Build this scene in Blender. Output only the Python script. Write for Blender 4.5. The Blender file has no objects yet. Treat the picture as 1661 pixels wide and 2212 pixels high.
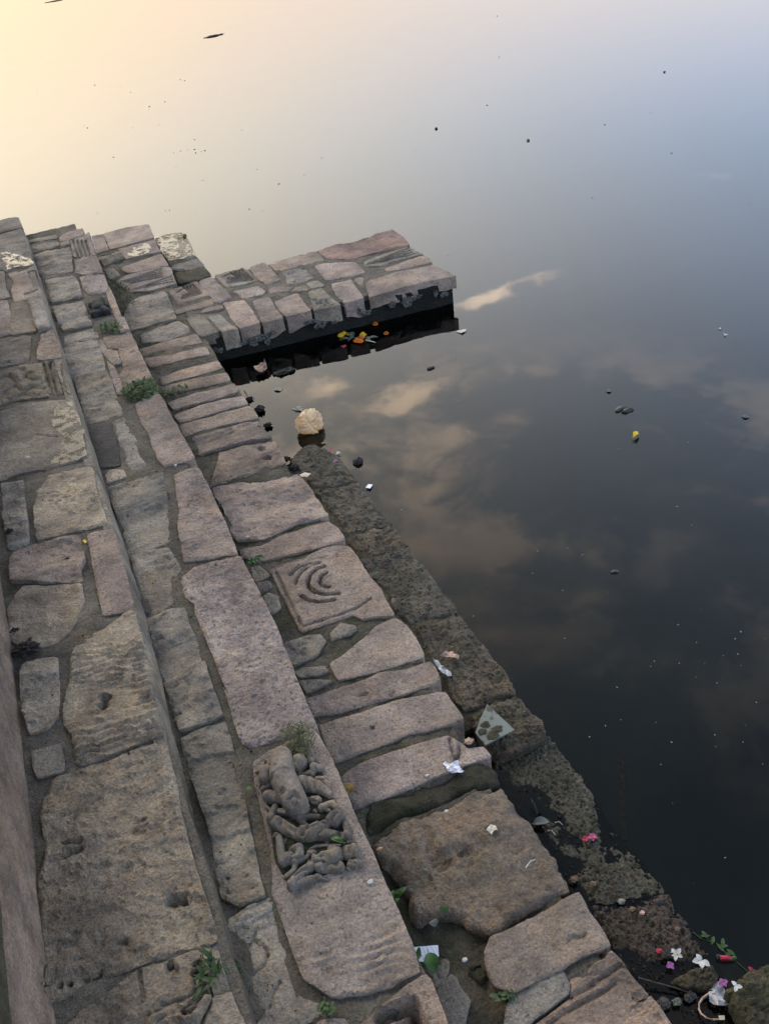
import bpy, bmesh, math, random
from mathutils import Vector, noise, Matrix
from mathutils.geometry import delaunay_2d_cdt
import numpy as np
R = math.radians
random.seed(7)
C = bpy.context.scene.collection
SC = bpy.context.scene
# ------------------------------------------------------------------ camera, sky, sun, exposure
cam = bpy.data.objects.new('camera', bpy.data.cameras.new('camera'))
C.objects.link(cam)
_m = Matrix([(0.9116, 0.3229, -0.2544), (-0.3973, 0.5331, -0.747), (-0.1056, 0.782, 0.6143)]).to_4x4()
_m.translation = (0, 0, 1.95)
cam.matrix_world = _m
cam.data.sensor_fit = 'HORIZONTAL'
cam.data.sensor_width = 36
cam.data.lens = 36 * 1900 / 1661
cam.data.clip_start = .02
cam.data.clip_end = 6000
SC.camera = cam
SC.view_settings.view_transform = 'Standard'
SC.view_settings.look = 'None'
SC.view_settings.gamma = 1
SC.view_settings.use_curve_mapping = False
SC.view_settings.exposure = EXPOSURE = 0.0
SUN_EL, SUN_AZ = 18.0, -6.0          # degrees; azimuth measured from +Y (along the steps) towards +X

def nd(nt, kind, **kw):
    n = nt.nodes.new(kind)
    for k, v in kw.items():
        if k.startswith('_'): setattr(n, k[1:], v)
        else:
            key = int(k[1:]) if k[0] == 'i' and k[1:].isdigit() else k
            s = n.inputs[key]
            if hasattr(v, 'is_output'): nt.links.new(v, s)
            else: s.default_value = v
    return n
def math_(nt, op, a, b=None, c=None, clamp=False):
    n = nt.nodes.new('ShaderNodeMath'); n.operation = op; n.use_clamp = clamp
    for i, v in enumerate((a, b, c)):
        if v is None: continue
        if hasattr(v, 'is_output'): nt.links.new(v, n.inputs[i])
        else: n.inputs[i].default_value = v
    return n.outputs[0]
def mixc(nt, f, a, b, mode='MIX'):
    n = nt.nodes.new('ShaderNodeMix'); n.data_type = 'RGBA'; n.blend_type = mode
    for i, v in ((0, f), (6, a), (7, b)):
        if hasattr(v, 'is_output'): nt.links.new(v, n.inputs[i])
        else: n.inputs[i].default_value = v if not isinstance(v, tuple) else (*v, 1)[:4]
    return n.outputs[2]
def ramp(nt, v, lo, hi, a=0., b=1.):
    n = nt.nodes.new('ShaderNodeMapRange'); n.interpolation_type = 'SMOOTHSTEP'
    nt.links.new(v, n.inputs[0])
    for i, x in zip((1, 2, 3, 4), (lo, hi, a, b)): n.inputs[i].default_value = x
    return n.outputs[0]

world = bpy.data.worlds.new('World'); SC.world = world; world.use_nodes = True
def build_world():
    nt = world.node_tree; nt.nodes.clear()
    tc = nd(nt, 'ShaderNodeTexCoord')
    sky = nd(nt, 'ShaderNodeTexSky', _sky_type='NISHITA', _sun_disc=False, _sun_elevation=R(SUN_EL), _sun_rotation=R(SUN_AZ), _air_density=1.0, _dust_density=3.0, _ozone_density=1.0)
    sep = nd(nt, 'ShaderNodeSeparateXYZ', i0=tc.outputs['Generated'])
    x, y, z = sep.outputs
    zc = math_(nt, 'MAXIMUM', z, .06)
    px = math_(nt, 'DIVIDE', x, zc); py = math_(nt, 'DIVIDE', y, zc)
    plane = nd(nt, 'ShaderNodeCombineXYZ', i0=px, i1=py).outputs[0]
    warp = nd(nt, 'ShaderNodeTexNoise', Vector=plane, Scale=4.2, Detail=6., Roughness=.62)
    wv = nd(nt, 'ShaderNodeVectorMath', _operation='SUBTRACT', i0=warp.outputs['Color'], i1=(.5, .5, .5)).outputs[0]
    wv = nd(nt, 'ShaderNodeVectorMath', _operation='SCALE', i0=wv, Scale=.26).outputs[0]
    pw = nd(nt, 'ShaderNodeVectorMath', _operation='ADD', i0=plane, i1=wv).outputs[0]
    # broken evening clouds: soft banks at their places on the cloud layer
    dens = None
    for cx, cy, rx, ry, amp in CLOUDS:
        d = nd(nt, 'ShaderNodeVectorMath', _operation='SUBTRACT', i0=pw, i1=(cx, cy, 0)).outputs[0]
        d = nd(nt, 'ShaderNodeVectorMath', _operation='DIVIDE', i0=d, i1=(rx, ry, 1)).outputs[0]
        l = nd(nt, 'ShaderNodeVectorMath', _operation='LENGTH', i0=d).outputs['Value']
        b = ramp(nt, l, .0, 1.35, amp, 0.)
        dens = b if dens is None else math_(nt, 'MAXIMUM', dens, b)
    det = nd(nt, 'ShaderNodeTexNoise', Vector=pw, Scale=6.5, Detail=9., Roughness=.64).outputs['Fac']
    dens = math_(nt, 'MULTIPLY', ramp(nt, math_(nt, 'MULTIPLY_ADD', math_(nt, 'SUBTRACT', det, .5), 1.5, dens), .08, 1.25), math_(nt, 'MULTIPLY', dens, 1.6, clamp=True))
    bank = nd(nt, 'ShaderNodeTexNoise', Vector=pw, Scale=2.9, Detail=8., Roughness=.6).outputs['Fac']
    bank = math_(nt, 'MULTIPLY', ramp(nt, bank, .48, .64, 0., .6), math_(nt, 'MULTIPLY', ramp(nt, z, .44, .56), ramp(nt, y, -.1, .25)))
    dens = math_(nt, 'MAXIMUM', dens, bank)
    veil = nd(nt, 'ShaderNodeTexNoise', Vector=pw, Scale=1.1, Detail=4.).outputs['Fac']
    veil = math_(nt, 'MULTIPLY', ramp(nt, veil, .5, .75, 0., .16), ramp(nt, z, .36, .55))
    dens = math_(nt, 'ADD', dens, veil, clamp=True)
    # glow of the low sun seen through haze
    sd = (math.sin(R(SUN_AZ)) * math.cos(R(SUN_EL)), math.cos(R(SUN_AZ)) * math.cos(R(SUN_EL)), math.sin(R(SUN_EL)))
    dt = nd(nt, 'ShaderNodeVectorMath', _operation='DOT_PRODUCT', i0=tc.outputs['Generated'], i1=sd).outputs['Value']
    dt = math_(nt, 'MAXIMUM', dt, 0.)
    glow = math_(nt, 'POWER', dt, GLOW_POW)
    # brightness over elevation: hazy at the horizon, darker overhead
    highp = nd(nt, 'ShaderNodeMapRange', _interpolation_type='SMOOTHSTEP', i0=z, i1=.36, i2=.86, i3=1., i4=.17).outputs[0]
    zp = highp
    near = mixc(nt, 1., SKY_NEAR, ramp(nt, z, .0, .40, .20, 1.), 'MULTIPLY')
    far = mixc(nt, 1., SKY_FAR, ramp(nt, z, .0, .25, .70, 1.), 'MULTIPLY')
    body = mixc(nt, glow, far, near)
    body = mixc(nt, 1., body, mixc(nt, ramp(nt, z, .06, .30), mixc(nt, glow, (1.42, 1.0, .69), (1.08, .90, .72)), (1, 1, 1)), 'MULTIPLY')
    cl = mixc(nt, 1., mixc(nt, ramp(nt, dt, .62, .97), CLOUD_FAR, CLOUD_NEAR), dens, 'MULTIPLY')
    body = mixc(nt, 1., body, cl, 'ADD')
    body = mixc(nt, 1., body, zp, 'MULTIPLY')
    skyc = mixc(nt, 1., sky.outputs[0], (NISH, NISH, NISH), 'MULTIPLY')
    col = mixc(nt, 1., body, skyc, 'ADD')
    bg = nd(nt, 'ShaderNodeBackground', Color=col, Strength=.1)
    out = nd(nt, 'ShaderNodeOutputWorld', Surface=bg.outputs[0])
NISH = .12
GLOW_POW = 5.2
SKY_NEAR = (43., 38.2, 30.2); SKY_FAR = (13.2, 17.6, 25.5)
CLOUD_NEAR = (62., 42., 24.); CLOUD_FAR = (30., 21.5, 14.5)
CLOUDS = [(1.00, 1.93, .15, .06, .8), (1.15, 1.92, .13, .045, .45), (.62, 1.58, .15, .065, 1.), (.47, 1.70, .13, .06, .75), (.95, 1.70, .3, .06, .18), (.62, 1.38, .09, .07, .8), (.56, 1.33, .09, .05, .7), (.75, 1.37, .09, .05, .55), (.52, 1.26, .12, .05, .75),
          (.51, 1.12, .09, .045, .65), (.77, .86, .17, .09, .5), (.55, .87, .14, .10, .6), (2.04, 2.27, .07, .07, .4), (1.27, 1.20, .08, .13, .5), (.62, 1.0, .2, .06, .35), (.58, .74, .2, .05, .35), (.9, .98, .12, .06, .25)]
build_world()
sun = bpy.data.objects.new('sun', bpy.data.lights.new('sun', 'SUN'))
C.objects.link(sun)
sun.data.energy = 1.5; sun.data.angle = R(13); sun.data.color = (1, .92, .80)
_d = Vector((math.sin(R(-20)) * math.cos(R(38)), math.cos(R(-20)) * math.cos(R(38)), math.sin(R(38))))
sun.rotation_euler = _d.to_track_quat('Z', 'Y').to_euler()

# ------------------------------------------------------------------ traced plan of the place (metres)
STONES=[
('a1', 'A', 'smooth', 'grey', 0.42, 0.09, [(-0.2066, 5.4562), (-0.1324, 5.4619), (-0.0839, 5.43), (-0.0792, 5.2218), (-0.1342, 5.231), (-0.2213, 5.231)]),
('a2', 'A', 'rough', 'grey', 0.42, 0.09, [(-0.223, 5.2053), (-0.1994, 5.205), (-0.151, 5.2199), (-0.082, 5.1907), (-0.0755, 4.9849), (-0.0823, 4.6131), (-0.1142, 4.5813), (-0.1604, 4.6285), (-0.2165, 4.598), (-0.2205, 4.6412), (-0.2594, 4.6489)]),
('a3', 'A', 'smooth', 'pink', 0.42, 0.09, [(-0.205, 4.5626), (-0.1145, 4.5771), (-0.0786, 4.5048), (-0.0818, 4.3196), (-0.0909, 4.1661), (-0.1166, 4.1563), (-0.1562, 4.1607), (-0.208, 4.1761), (-0.2088, 4.3338), (-0.1873, 4.4309)]),
('a4', 'A', 'smooth', 'grey', 0.42, 0.09, [(-0.2818, 4.6327), (-0.2221, 4.62), (-0.2326, 4.3517), (-0.2206, 4.2433), (-0.2657, 4.2477), (-0.3044, 4.2667)]),
('a5', 'A', 'smooth', 'grey', 0.42, 0.09, [(-0.2219, 4.1673), (-0.1449, 4.1389), (-0.1467, 3.983), (-0.1498, 3.7782), (-0.2472, 3.8064), (-0.2396, 4.0148)]),
('a6', 'A', 'column', 'grey', 0.42, 0.09, [(-0.1425, 4.1087), (-0.0888, 4.103), (-0.085, 3.938), (-0.0861, 3.7744), (-0.143, 3.7652), (-0.143, 3.9094)]),
('a7', 'A', 'smooth', 'pink', 0.42, 0.09, [(-0.3055, 4.2483), (-0.2376, 4.2211), (-0.237, 4.0488), (-0.2483, 3.8237), (-0.295, 3.824), (-0.3311, 3.8333)]),
('a8', 'A', 'flake', 'grey', 0.42, 0.09, [(-0.332, 3.8177), (-0.2513, 3.793), (-0.1748, 3.755), (-0.1939, 3.618), (-0.2099, 3.5092), (-0.2588, 3.5138), (-0.3496, 3.5329)]),
('a9', 'A', 'ripple', 'pink', 0.42, 0.09, [(-0.1604, 3.5946), (-0.129, 3.7224), (-0.0851, 3.7453), (-0.0797, 3.5921), (-0.0832, 3.4539), (-0.1733, 3.4957)]),
('a10', 'A', 'relief', 'tan', 0.42, 0.09, [(-0.3521, 3.4921), (-0.2327, 3.4814), (-0.1566, 3.4608), (-0.1449, 3.4614), (-0.0826, 3.4213), (-0.0855, 3.2692), (-0.0889, 3.1299), (-0.1123, 3.1353), (-0.1378, 3.1498), (-0.2742, 3.1939), (-0.3693, 3.2133)]),
('a11', 'A', 'stain', 'grey', 0.42, 0.09, [(-0.374, 3.1365), (-0.2626, 3.1419), (-0.1844, 3.1209), (-0.0884, 3.0758), (-0.0859, 2.9478), (-0.0889, 2.8033), (-0.1, 2.6555), (-0.1492, 2.6446), (-0.2251, 2.653), (-0.313, 2.6788), (-0.4026, 2.6726)]),
('a12', 'A', 'ripple', 'tan', 0.42, 0.09, [(-0.2703, 2.5356), (-0.2256, 2.6052), (-0.1551, 2.5995), (-0.0928, 2.5818), (-0.0931, 2.5134), (-0.0995, 2.4439), (-0.0968, 2.3289), (-0.0959, 2.2459), (-0.1654, 2.2555), (-0.233, 2.2683), (-0.297, 2.2713), (-0.2964, 2.3421), (-0.29, 2.4292)]),
('a13', 'A', 'flake', 'grey', 0.42, 0.09, [(-0.374, 2.6483), (-0.3081, 2.6263), (-0.3128, 2.5213), (-0.3141, 2.3853), (-0.3171, 2.3066), (-0.3319, 2.2612), (-0.3771, 2.2743), (-0.3797, 2.4414)]),
('a14', 'A', 'flake', 'pink', 0.42, 0.09, [(-0.3736, 2.2654), (-0.3191, 2.2628), (-0.2361, 2.2428), (-0.1837, 2.2233), (-0.1812, 2.1495), (-0.1823, 2.1061), (-0.2005, 2.0738), (-0.2028, 2.0196), (-0.2975, 2.0676), (-0.3812, 2.1161), (-0.3812, 2.1938)]),
('a15', 'A', 'smooth', 'pink', 0.42, 0.09, [(-0.1562, 2.2225), (-0.1191, 2.2159), (-0.0841, 2.2108), (-0.0869, 2.1237), (-0.0867, 2.0285), (-0.0912, 1.9347), (-0.0927, 1.8573), (-0.1128, 1.8372), (-0.1688, 1.8505), (-0.1696, 1.8949), (-0.1673, 2.0127), (-0.1641, 2.1027)]),
('a16', 'A', 'rough', 'tan', 0.42, 0.09, [(-0.3972, 2.0121), (-0.3563, 2.0798), (-0.2645, 2.0403), (-0.207, 2.0037), (-0.2103, 1.9375), (-0.2337, 1.8811), (-0.2586, 1.8374), (-0.2955, 1.811), (-0.3285, 1.8139), (-0.3845, 1.8435), (-0.407, 1.8852)]),
('a17', 'A', 'ripple2', 'tan', 0.42, 0.09, [(-0.2535, 1.7769), (-0.23, 1.7986), (-0.1806, 1.8004), (-0.1357, 1.8173), (-0.1132, 1.8353), (-0.0955, 1.8253), (-0.0965, 1.7588), (-0.0978, 1.6897), (-0.0999, 1.6081), (-0.1064, 1.5233), (-0.1097, 1.4564), (-0.1119, 1.3898), (-0.1431, 1.393), (-0.1828, 1.394), (-0.2358, 1.3913), (-0.2748, 1.3904), (-0.3018, 1.4047), (-0.2993, 1.4473), (-0.2968, 1.4913), (-0.3116, 1.5321), (-0.3026, 1.5903), (-0.2861, 1.6525), (-0.2727, 1.7146)]),
('a18', 'A', 'flake', 'grey', 0.42, 0.09, [(-0.3836, 1.7706), (-0.3645, 1.7822), (-0.3023, 1.7689), (-0.3073, 1.6959), (-0.3134, 1.6212), (-0.3231, 1.5622), (-0.3447, 1.5357), (-0.3874, 1.54), (-0.3944, 1.5911), (-0.3979, 1.6673), (-0.3915, 1.721)]),
('a19', 'A', 'smooth', 'grey', 0.42, 0.09, [(-0.3877, 1.4854), (-0.327, 1.4746), (-0.3279, 1.4272), (-0.3328, 1.3997), (-0.3844, 1.4057), (-0.3894, 1.4511)]),
('a20', 'A', 'rough2', 'tan', 0.42, 0.09, [(-0.3551, 1.3853), (-0.3011, 1.3863), (-0.244, 1.3805), (-0.1792, 1.3779), (-0.1314, 1.3688), (-0.1238, 1.3189), (-0.1206, 1.2667), (-0.1213, 1.2068), (-0.1226, 1.1576), (-0.1232, 1.0993), (-0.124, 1.0404), (-0.1219, 0.9993), (-0.1198, 0.9533), (-0.1198, 0.9101), (-0.1234, 0.8856), (-0.1551, 0.8905), (-0.2025, 0.8966), (-0.2384, 0.9044), (-0.2802, 0.908), (-0.3345, 0.9123), (-0.3709, 0.9109), (-0.3968, 0.9078), (-0.4164, 0.9142), (-0.417, 0.9557), (-0.4151, 0.9977), (-0.4142, 1.0573), (-0.4085, 1.118), (-0.4087, 1.1513), (-0.3883, 1.1961), (-0.3859, 1.2453), (-0.3848, 1.2975), (-0.3887, 1.3267), (-0.3631, 1.3704)]),
('a21', 'A', 'carvedT', 'tan', 0.42, 0.09, [(-0.4049, 0.8409), (-0.3826, 0.8607), (-0.3607, 0.8736), (-0.3245, 0.8773), (-0.2753, 0.8915), (-0.2536, 0.8948), (-0.2093, 0.8899), (-0.1594, 0.8839), (-0.1547, 0.8758), (-0.1553, 0.8462), (-0.1553, 0.7943), (-0.1576, 0.7875), (-0.1809, 0.7651), (-0.1994, 0.7413)]),
('a22', 'A', 'smooth', 'tan', 0.42, 0.09, [(-0.1533, 0.7902), (-0.1213, 0.7843), (-0.12, 0.7612), (-0.1164, 0.7286), (-0.1123, 0.6991), (-0.1792, 0.7316), (-0.1769, 0.7606), (-0.1572, 0.7794)]),
('b0', 'B', 'smooth', 'grey', 0.34, 0.09, [(-0.0729, 5.2457), (0.0562, 5.2317), (0.0818, 5.2192), (0.0765, 5.1602), (-0.069, 5.2019)]),
('b0b', 'B', 'smooth', 'pink', 0.34, 0.09, [(0.0936, 5.1874), (0.1556, 5.2346), (0.2254, 5.2282), (0.2246, 5.1638), (0.2107, 5.1058), (0.1371, 5.092), (0.0863, 5.1062)]),
('b1', 'B', 'flake', 'grey', 0.34, 0.09, [(-0.0771, 5.1842), (-0.0385, 5.1827), (0.0764, 5.1385), (0.0721, 5.0222), (0.0319, 5.018), (-0.0741, 5.0227)]),
('b2', 'B', 'flake', 'grey', 0.34, 0.09, [(-0.0707, 4.9771), (0.023, 5.0096), (0.1246, 4.9958), (0.1274, 4.8957), (0.104, 4.7656), (0.0877, 4.5951), (-0.0586, 4.6126), (-0.0692, 4.6885)]),
('b2b', 'B', 'smooth', 'grey', 0.34, 0.09, [(0.0833, 5.0818), (0.1319, 5.0828), (0.1274, 5.0172), (0.0802, 5.0235)]),
('b3', 'B', 'flake', 'grey', 0.34, 0.09, [(-0.052, 4.592), (0.0844, 4.5703), (0.0922, 4.4103), (0.0828, 4.2247), (-0.0558, 4.2481), (-0.0577, 4.3557), (-0.0528, 4.4773)]),
('b4', 'B', 'flake', 'grey', 0.34, 0.09, [(-0.0609, 4.2342), (0.0805, 4.2084), (0.0792, 4.0209), (0.078, 3.8631), (-0.0437, 3.898), (-0.0556, 4.0452)]),
('b5', 'B', 'flake', 'grey', 0.34, 0.09, [(-0.0441, 3.869), (0.0812, 3.8538), (0.085, 3.7384), (0.0082, 3.7529), (-0.061, 3.7589)]),
('b6', 'B', 'flake', 'grey', 0.34, 0.09, [(-0.0685, 3.7495), (0.072, 3.7078), (0.0715, 3.583), (0.0642, 3.41), (-0.0482, 3.4318), (-0.0776, 3.4346)]),
('b7', 'B', 'flake', 'grey', 0.34, 0.09, [(-0.0628, 3.4118), (0.0637, 3.3886), (0.0669, 3.2642), (0.0627, 3.1471), (0.0634, 3.0059), (-0.0078, 3.0089), (-0.0696, 3.0157)]),
('b8', 'B', 'smooth', 'dark', 0.34, 0.09, [(-0.0738, 2.9869), (0.0101, 2.9843), (0.0085, 2.8842), (0.0058, 2.7753), (-0.0086, 2.6691), (-0.0737, 2.6916), (-0.0746, 2.8372)]),
('b9', 'B', 'flake', 'grey', 0.34, 0.09, [(0.016, 2.9805), (0.0613, 2.9785), (0.067, 2.9039), (0.0721, 2.7875), (0.0733, 2.6198), (0.0234, 2.6108), (0.0182, 2.6934), (0.0175, 2.8004), (0.0188, 2.9004)]),
('b10', 'B', 'smooth', 'tan', 0.34, 0.09, [(-0.0618, 2.6401), (-0.0437, 2.6587), (-0.0027, 2.6331), (-0.0023, 2.5853), (-0.0654, 2.5875)]),
('b11', 'B', 'flake', 'grey', 0.34, 0.09, [(-0.0702, 2.558), (-0.0005, 2.5619), (0.1132, 2.5597), (0.1033, 2.4623), (0.0891, 2.3347), (0.0653, 2.2056), (0.053, 2.1664), (-0.0669, 2.1719), (-0.0648, 2.2833), (-0.0658, 2.4111)]),
('b12', 'B', 'flake', 'grey', 0.34, 0.09, [(-0.0646, 2.1552), (-0.0124, 2.1544), (0.0437, 2.1445), (0.0509, 2.0964), (0.0542, 2.0274), (0.0239, 1.9947), (0.0114, 1.8867), (-0.0591, 1.8811), (-0.0648, 1.9558), (-0.0706, 2.0353)]),
('b12b', 'B', 'smooth', 'dark', 0.34, 0.09, [(-0.0957, 1.9466), (-0.0681, 1.9563), (-0.0644, 1.8893), (-0.0926, 1.8872)]),
('b13', 'B', 'flake', 'grey', 0.34, 0.09, [(-0.0762, 1.8668), (-0.0284, 1.8711), (0.0267, 1.8626), (0.0246, 1.7983), (0.028, 1.7287), (0.025, 1.5925), (0.025, 1.4465), (-0.0132, 1.4435), (-0.0796, 1.4502), (-0.081, 1.5239), (-0.0791, 1.6171), (-0.0792, 1.7063), (-0.0793, 1.8011)]),
('b14', 'B', 'flake', 'grey', 0.34, 0.09, [(-0.0792, 1.429), (-0.0296, 1.4354), (0.0259, 1.4298), (0.0217, 1.3665), (0.0079, 1.2619), (0.0017, 1.1782), (-0.0081, 1.0905), (-0.0171, 1.009), (-0.0192, 0.9698), (-0.0699, 0.9748), (-0.0949, 1.0074), (-0.0908, 1.0569), (-0.0807, 1.1429), (-0.0803, 1.2008), (-0.0837, 1.3146), (-0.0859, 1.3778)]),
('b15', 'B', 'flake2', 'grey', 0.34, 0.09, [(-0.0072, 0.9624), (-0.0109, 0.932), (-0.014, 0.8859), (-0.0145, 0.8405), (-0.0174, 0.7981), (-0.0158, 0.7635), (0.0177, 0.7306), (0.0166, 0.7203), (-0.0244, 0.7216), (-0.0415, 0.7037), (-0.1137, 0.7387), (-0.0973, 0.7571), (-0.0777, 0.7718), (-0.0946, 0.8021), (-0.0904, 0.8255), (-0.0869, 0.8468), (-0.0777, 0.9022), (-0.0893, 0.9173), (-0.1024, 0.9458), (-0.095, 0.9597), (-0.0613, 0.9632)]),
('c1', 'C', 'ribs', 'grey', 0.34, 0.09, [(0.1389, 5.0744), (0.206, 5.0904), (0.2483, 5.1388), (0.2225, 4.7504), (0.1644, 4.7668), (0.1225, 4.7998)]),
('c2', 'C', 'granite', 'granite', 0.34, 0.09, [(0.1223, 4.7585), (0.2281, 4.7362), (0.2219, 4.4915), (0.1426, 4.5077), (0.0998, 4.563)]),
('c3', 'C', 'granite', 'granite', 0.34, 0.09, [(0.1116, 4.498), (0.2228, 4.4594), (0.2159, 4.3166), (0.2079, 4.1979), (0.1782, 4.2161), (0.1182, 4.2406), (0.1059, 4.3532)]),
('c4', 'C', 'smooth', 'pink', 0.34, 0.09, [(0.2006, 4.3027), (0.2188, 4.2681), (0.2173, 4.1108), (0.2106, 3.8922), (0.1886, 3.8936), (0.1888, 4.0443)]),
('c4b', 'C', 'smooth', 'pink', 0.34, 0.09, [(0.187, 3.884), (0.2202, 3.878), (0.2189, 3.7275), (0.1789, 3.7305)]),
('c6', 'C', 'ripple', 'pink', 0.34, 0.09, [(0.1026, 3.7193), (0.2169, 3.6883), (0.2158, 3.5452), (0.217, 3.3904), (0.2162, 3.1772), (0.1888, 3.1578), (0.1048, 3.1742), (0.1046, 3.3222), (0.1327, 3.3894), (0.1436, 3.5641), (0.1021, 3.609)]),
('c6b', 'C', 'smooth', 'pink', 0.34, 0.09, [(0.0749, 3.7058), (0.0955, 3.7028), (0.0963, 3.5971), (0.1344, 3.547), (0.1281, 3.422), (0.1013, 3.4256), (0.085, 3.5118), (0.0772, 3.5791)]),
('c6c', 'C', 'smooth', 'pink', 0.34, 0.09, [(0.0817, 3.4838), (0.098, 3.4131), (0.0998, 3.3114), (0.0961, 3.1641), (0.0729, 3.173), (0.0701, 3.2758)]),
('c7', 'C', 'smooth', 'pink', 0.34, 0.09, [(0.1188, 3.0489), (0.1502, 3.079), (0.2127, 3.0762), (0.2202, 3.0096), (0.2197, 2.899), (0.223, 2.7914), (0.2262, 2.6672), (0.2305, 2.5719), (0.1929, 2.57), (0.1277, 2.5755), (0.1175, 2.6308), (0.1169, 2.7154), (0.1216, 2.8227), (0.1145, 2.8964), (0.1152, 2.9796)]),
('c8', 'C', 'ripple', 'pink', 0.34, 0.09, [(0.1485, 2.5091), (0.2258, 2.5191), (0.2282, 2.404), (0.2272, 2.2507), (0.2261, 2.1419), (0.2211, 2.0128), (0.172, 2.0266), (0.1244, 2.0321), (0.0725, 2.0551), (0.0799, 2.1022), (0.0937, 2.2213), (0.1166, 2.3005), (0.1306, 2.4082)]),
('c9', 'C', 'granite', 'granite', 0.34, 0.09, [(0.0441, 1.9887), (0.0958, 2.009), (0.1487, 2.0089), (0.2275, 1.9909), (0.2248, 1.9104), (0.2276, 1.8051), (0.2288, 1.6759), (0.2232, 1.5605), (0.218, 1.4535), (0.2133, 1.3442), (0.2116, 1.3042), (0.1713, 1.3188), (0.128, 1.3186), (0.0895, 1.3211), (0.0564, 1.329), (0.0465, 1.3435), (0.0447, 1.3868), (0.0477, 1.4487), (0.0493, 1.5354), (0.0538, 1.5019), (0.0546, 1.632), (0.0535, 1.7509), (0.0517, 1.8392), (0.0582, 1.852), (0.0441, 1.9068)]),
('c10', 'C', 'slab', 'slabpink', 0.34, 0.09, [(0.1582, 1.3015), (0.203, 1.3055), (0.2112, 1.2541), (0.2093, 1.1786), (0.2077, 1.0951), (0.2047, 1.0376), (0.2043, 0.9652), (0.2015, 0.8754), (0.2029, 0.8803), (0.2016, 0.8285), (0.2002, 0.7852), (0.1976, 0.7472), (0.1911, 0.7096), (0.1522, 0.7123), (0.1368, 0.71), (0.0893, 0.7194), (0.033, 0.7415), (0.0187, 0.7639), (0.0014, 0.7866), (-0.0019, 0.8165), (-0.0013, 0.852), (-0.002, 0.9115), (-0.0015, 0.9737), (0.0112, 1.0085), (0.0212, 1.0563), (0.0318, 1.136), (0.0409, 1.2226), (0.0531, 1.2842), (0.0921, 1.2955)]),
('c11', 'C', 'frame', 'brownpink', 0.34, 0.09, [(0.0351, 0.6614), (0.0622, 0.6742), (0.0871, 0.6805), (0.163, 0.698), (0.1977, 0.6987), (0.2016, 0.6874), (0.198, 0.6506), (0.1932, 0.5848)]),
('c12', 'C', 'smooth', 'pink', 0.34, 0.09, [(-0.0246, 0.6903), (-0.0041, 0.7091), (0.0048, 0.7095), (0.0388, 0.693), (0.042, 0.6788), (0.0328, 0.6625)]),
('d1', 'D', 'smooth', 'pink', 0.15, 0.09, [(0.283, 5.6635), (0.349, 5.6403), (0.3362, 5.339), (0.2634, 5.3271)]),
('d2', 'D', 'smooth', 'pink', 0.15, 0.09, [(0.3544, 5.6512), (0.4983, 5.6641), (0.6316, 5.6268), (0.6118, 5.3568), (0.3465, 5.3534)]),
('d2b', 'D', 'smooth', 'pink', 0.15, 0.09, [(0.3551, 5.3099), (0.6095, 5.3234), (0.5965, 5.1041), (0.4013, 5.1257), (0.3933, 5.3019)]),
('d3', 'D', 'flake', 'grey', 0.15, 0.09, [(0.2601, 5.2774), (0.3888, 5.2859), (0.3948, 5.1281), (0.2716, 5.1058)]),
('d4', 'D', 'smooth', 'pink', 0.15, 0.09, [(0.3467, 4.9859), (0.3806, 5.0108), (0.5955, 5.0667), (0.5914, 4.8571), (0.5463, 4.8668), (0.4462, 4.8688), (0.3693, 4.8932)]),
('d5', 'D', 'ribs5', 'pink', 0.15, 0.09, [(0.2924, 4.8301), (0.3636, 4.8705), (0.548, 4.8553), (0.5943, 4.8244), (0.5716, 4.5756), (0.4214, 4.5788), (0.3287, 4.6258), (0.3073, 4.7291)]),
('d6', 'D', 'flake', 'grey', 0.15, 0.09, [(0.3058, 4.5012), (0.3564, 4.5292), (0.4941, 4.5153), (0.4905, 4.3475), (0.4728, 4.1393), (0.3338, 4.142), (0.2416, 4.1506), (0.256, 4.3529)]),
('d7', 'D', 'ripple', 'grey', 0.15, 0.09, [(0.2797, 4.0635), (0.3449, 4.0882), (0.4738, 4.111), (0.5036, 4.0163), (0.5008, 3.9433), (0.3978, 3.9286), (0.2729, 3.9734)]),
('d8', 'D', 'smooth', 'grey', 0.15, 0.09, [(0.2625, 5.0486), (0.3098, 5.04), (0.3269, 4.906), (0.2685, 4.8822)]),
('d9', 'D', 'smooth', 'pink', 0.15, 0.09, [(0.2515, 3.9176), (0.3823, 3.9233), (0.5222, 3.9059), (0.5192, 3.8072), (0.4105, 3.8273), (0.2507, 3.8422)]),
('d10', 'D', 'smooth', 'pink', 0.15, 0.09, [(0.2485, 3.8132), (0.3626, 3.7696), (0.5248, 3.7507), (0.5226, 3.6685), (0.4144, 3.6934), (0.2543, 3.7053)]),
('d11', 'D', 'smooth', 'pink', 0.15, 0.09, [(0.2774, 3.5896), (0.3988, 3.5982), (0.5371, 3.5839), (0.5388, 3.5087), (0.4038, 3.5069), (0.2695, 3.5213)]),
('d12', 'D', 'smooth', 'pink', 0.15, 0.09, [(0.2627, 3.4898), (0.399, 3.4871), (0.5424, 3.4528), (0.5398, 3.378), (0.4282, 3.392), (0.2614, 3.4231)]),
('d13', 'D', 'smooth', 'pink', 0.15, 0.09, [(0.2543, 3.3463), (0.3659, 3.3504), (0.5438, 3.3379), (0.5439, 3.2647), (0.4093, 3.2675), (0.2675, 3.2779)]),
('d14', 'D', 'smooth', 'pink', 0.15, 0.09, [(0.2592, 3.2322), (0.383, 3.2435), (0.5468, 3.216), (0.5492, 3.1433), (0.4039, 3.1535), (0.2642, 3.1589)]),
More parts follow.
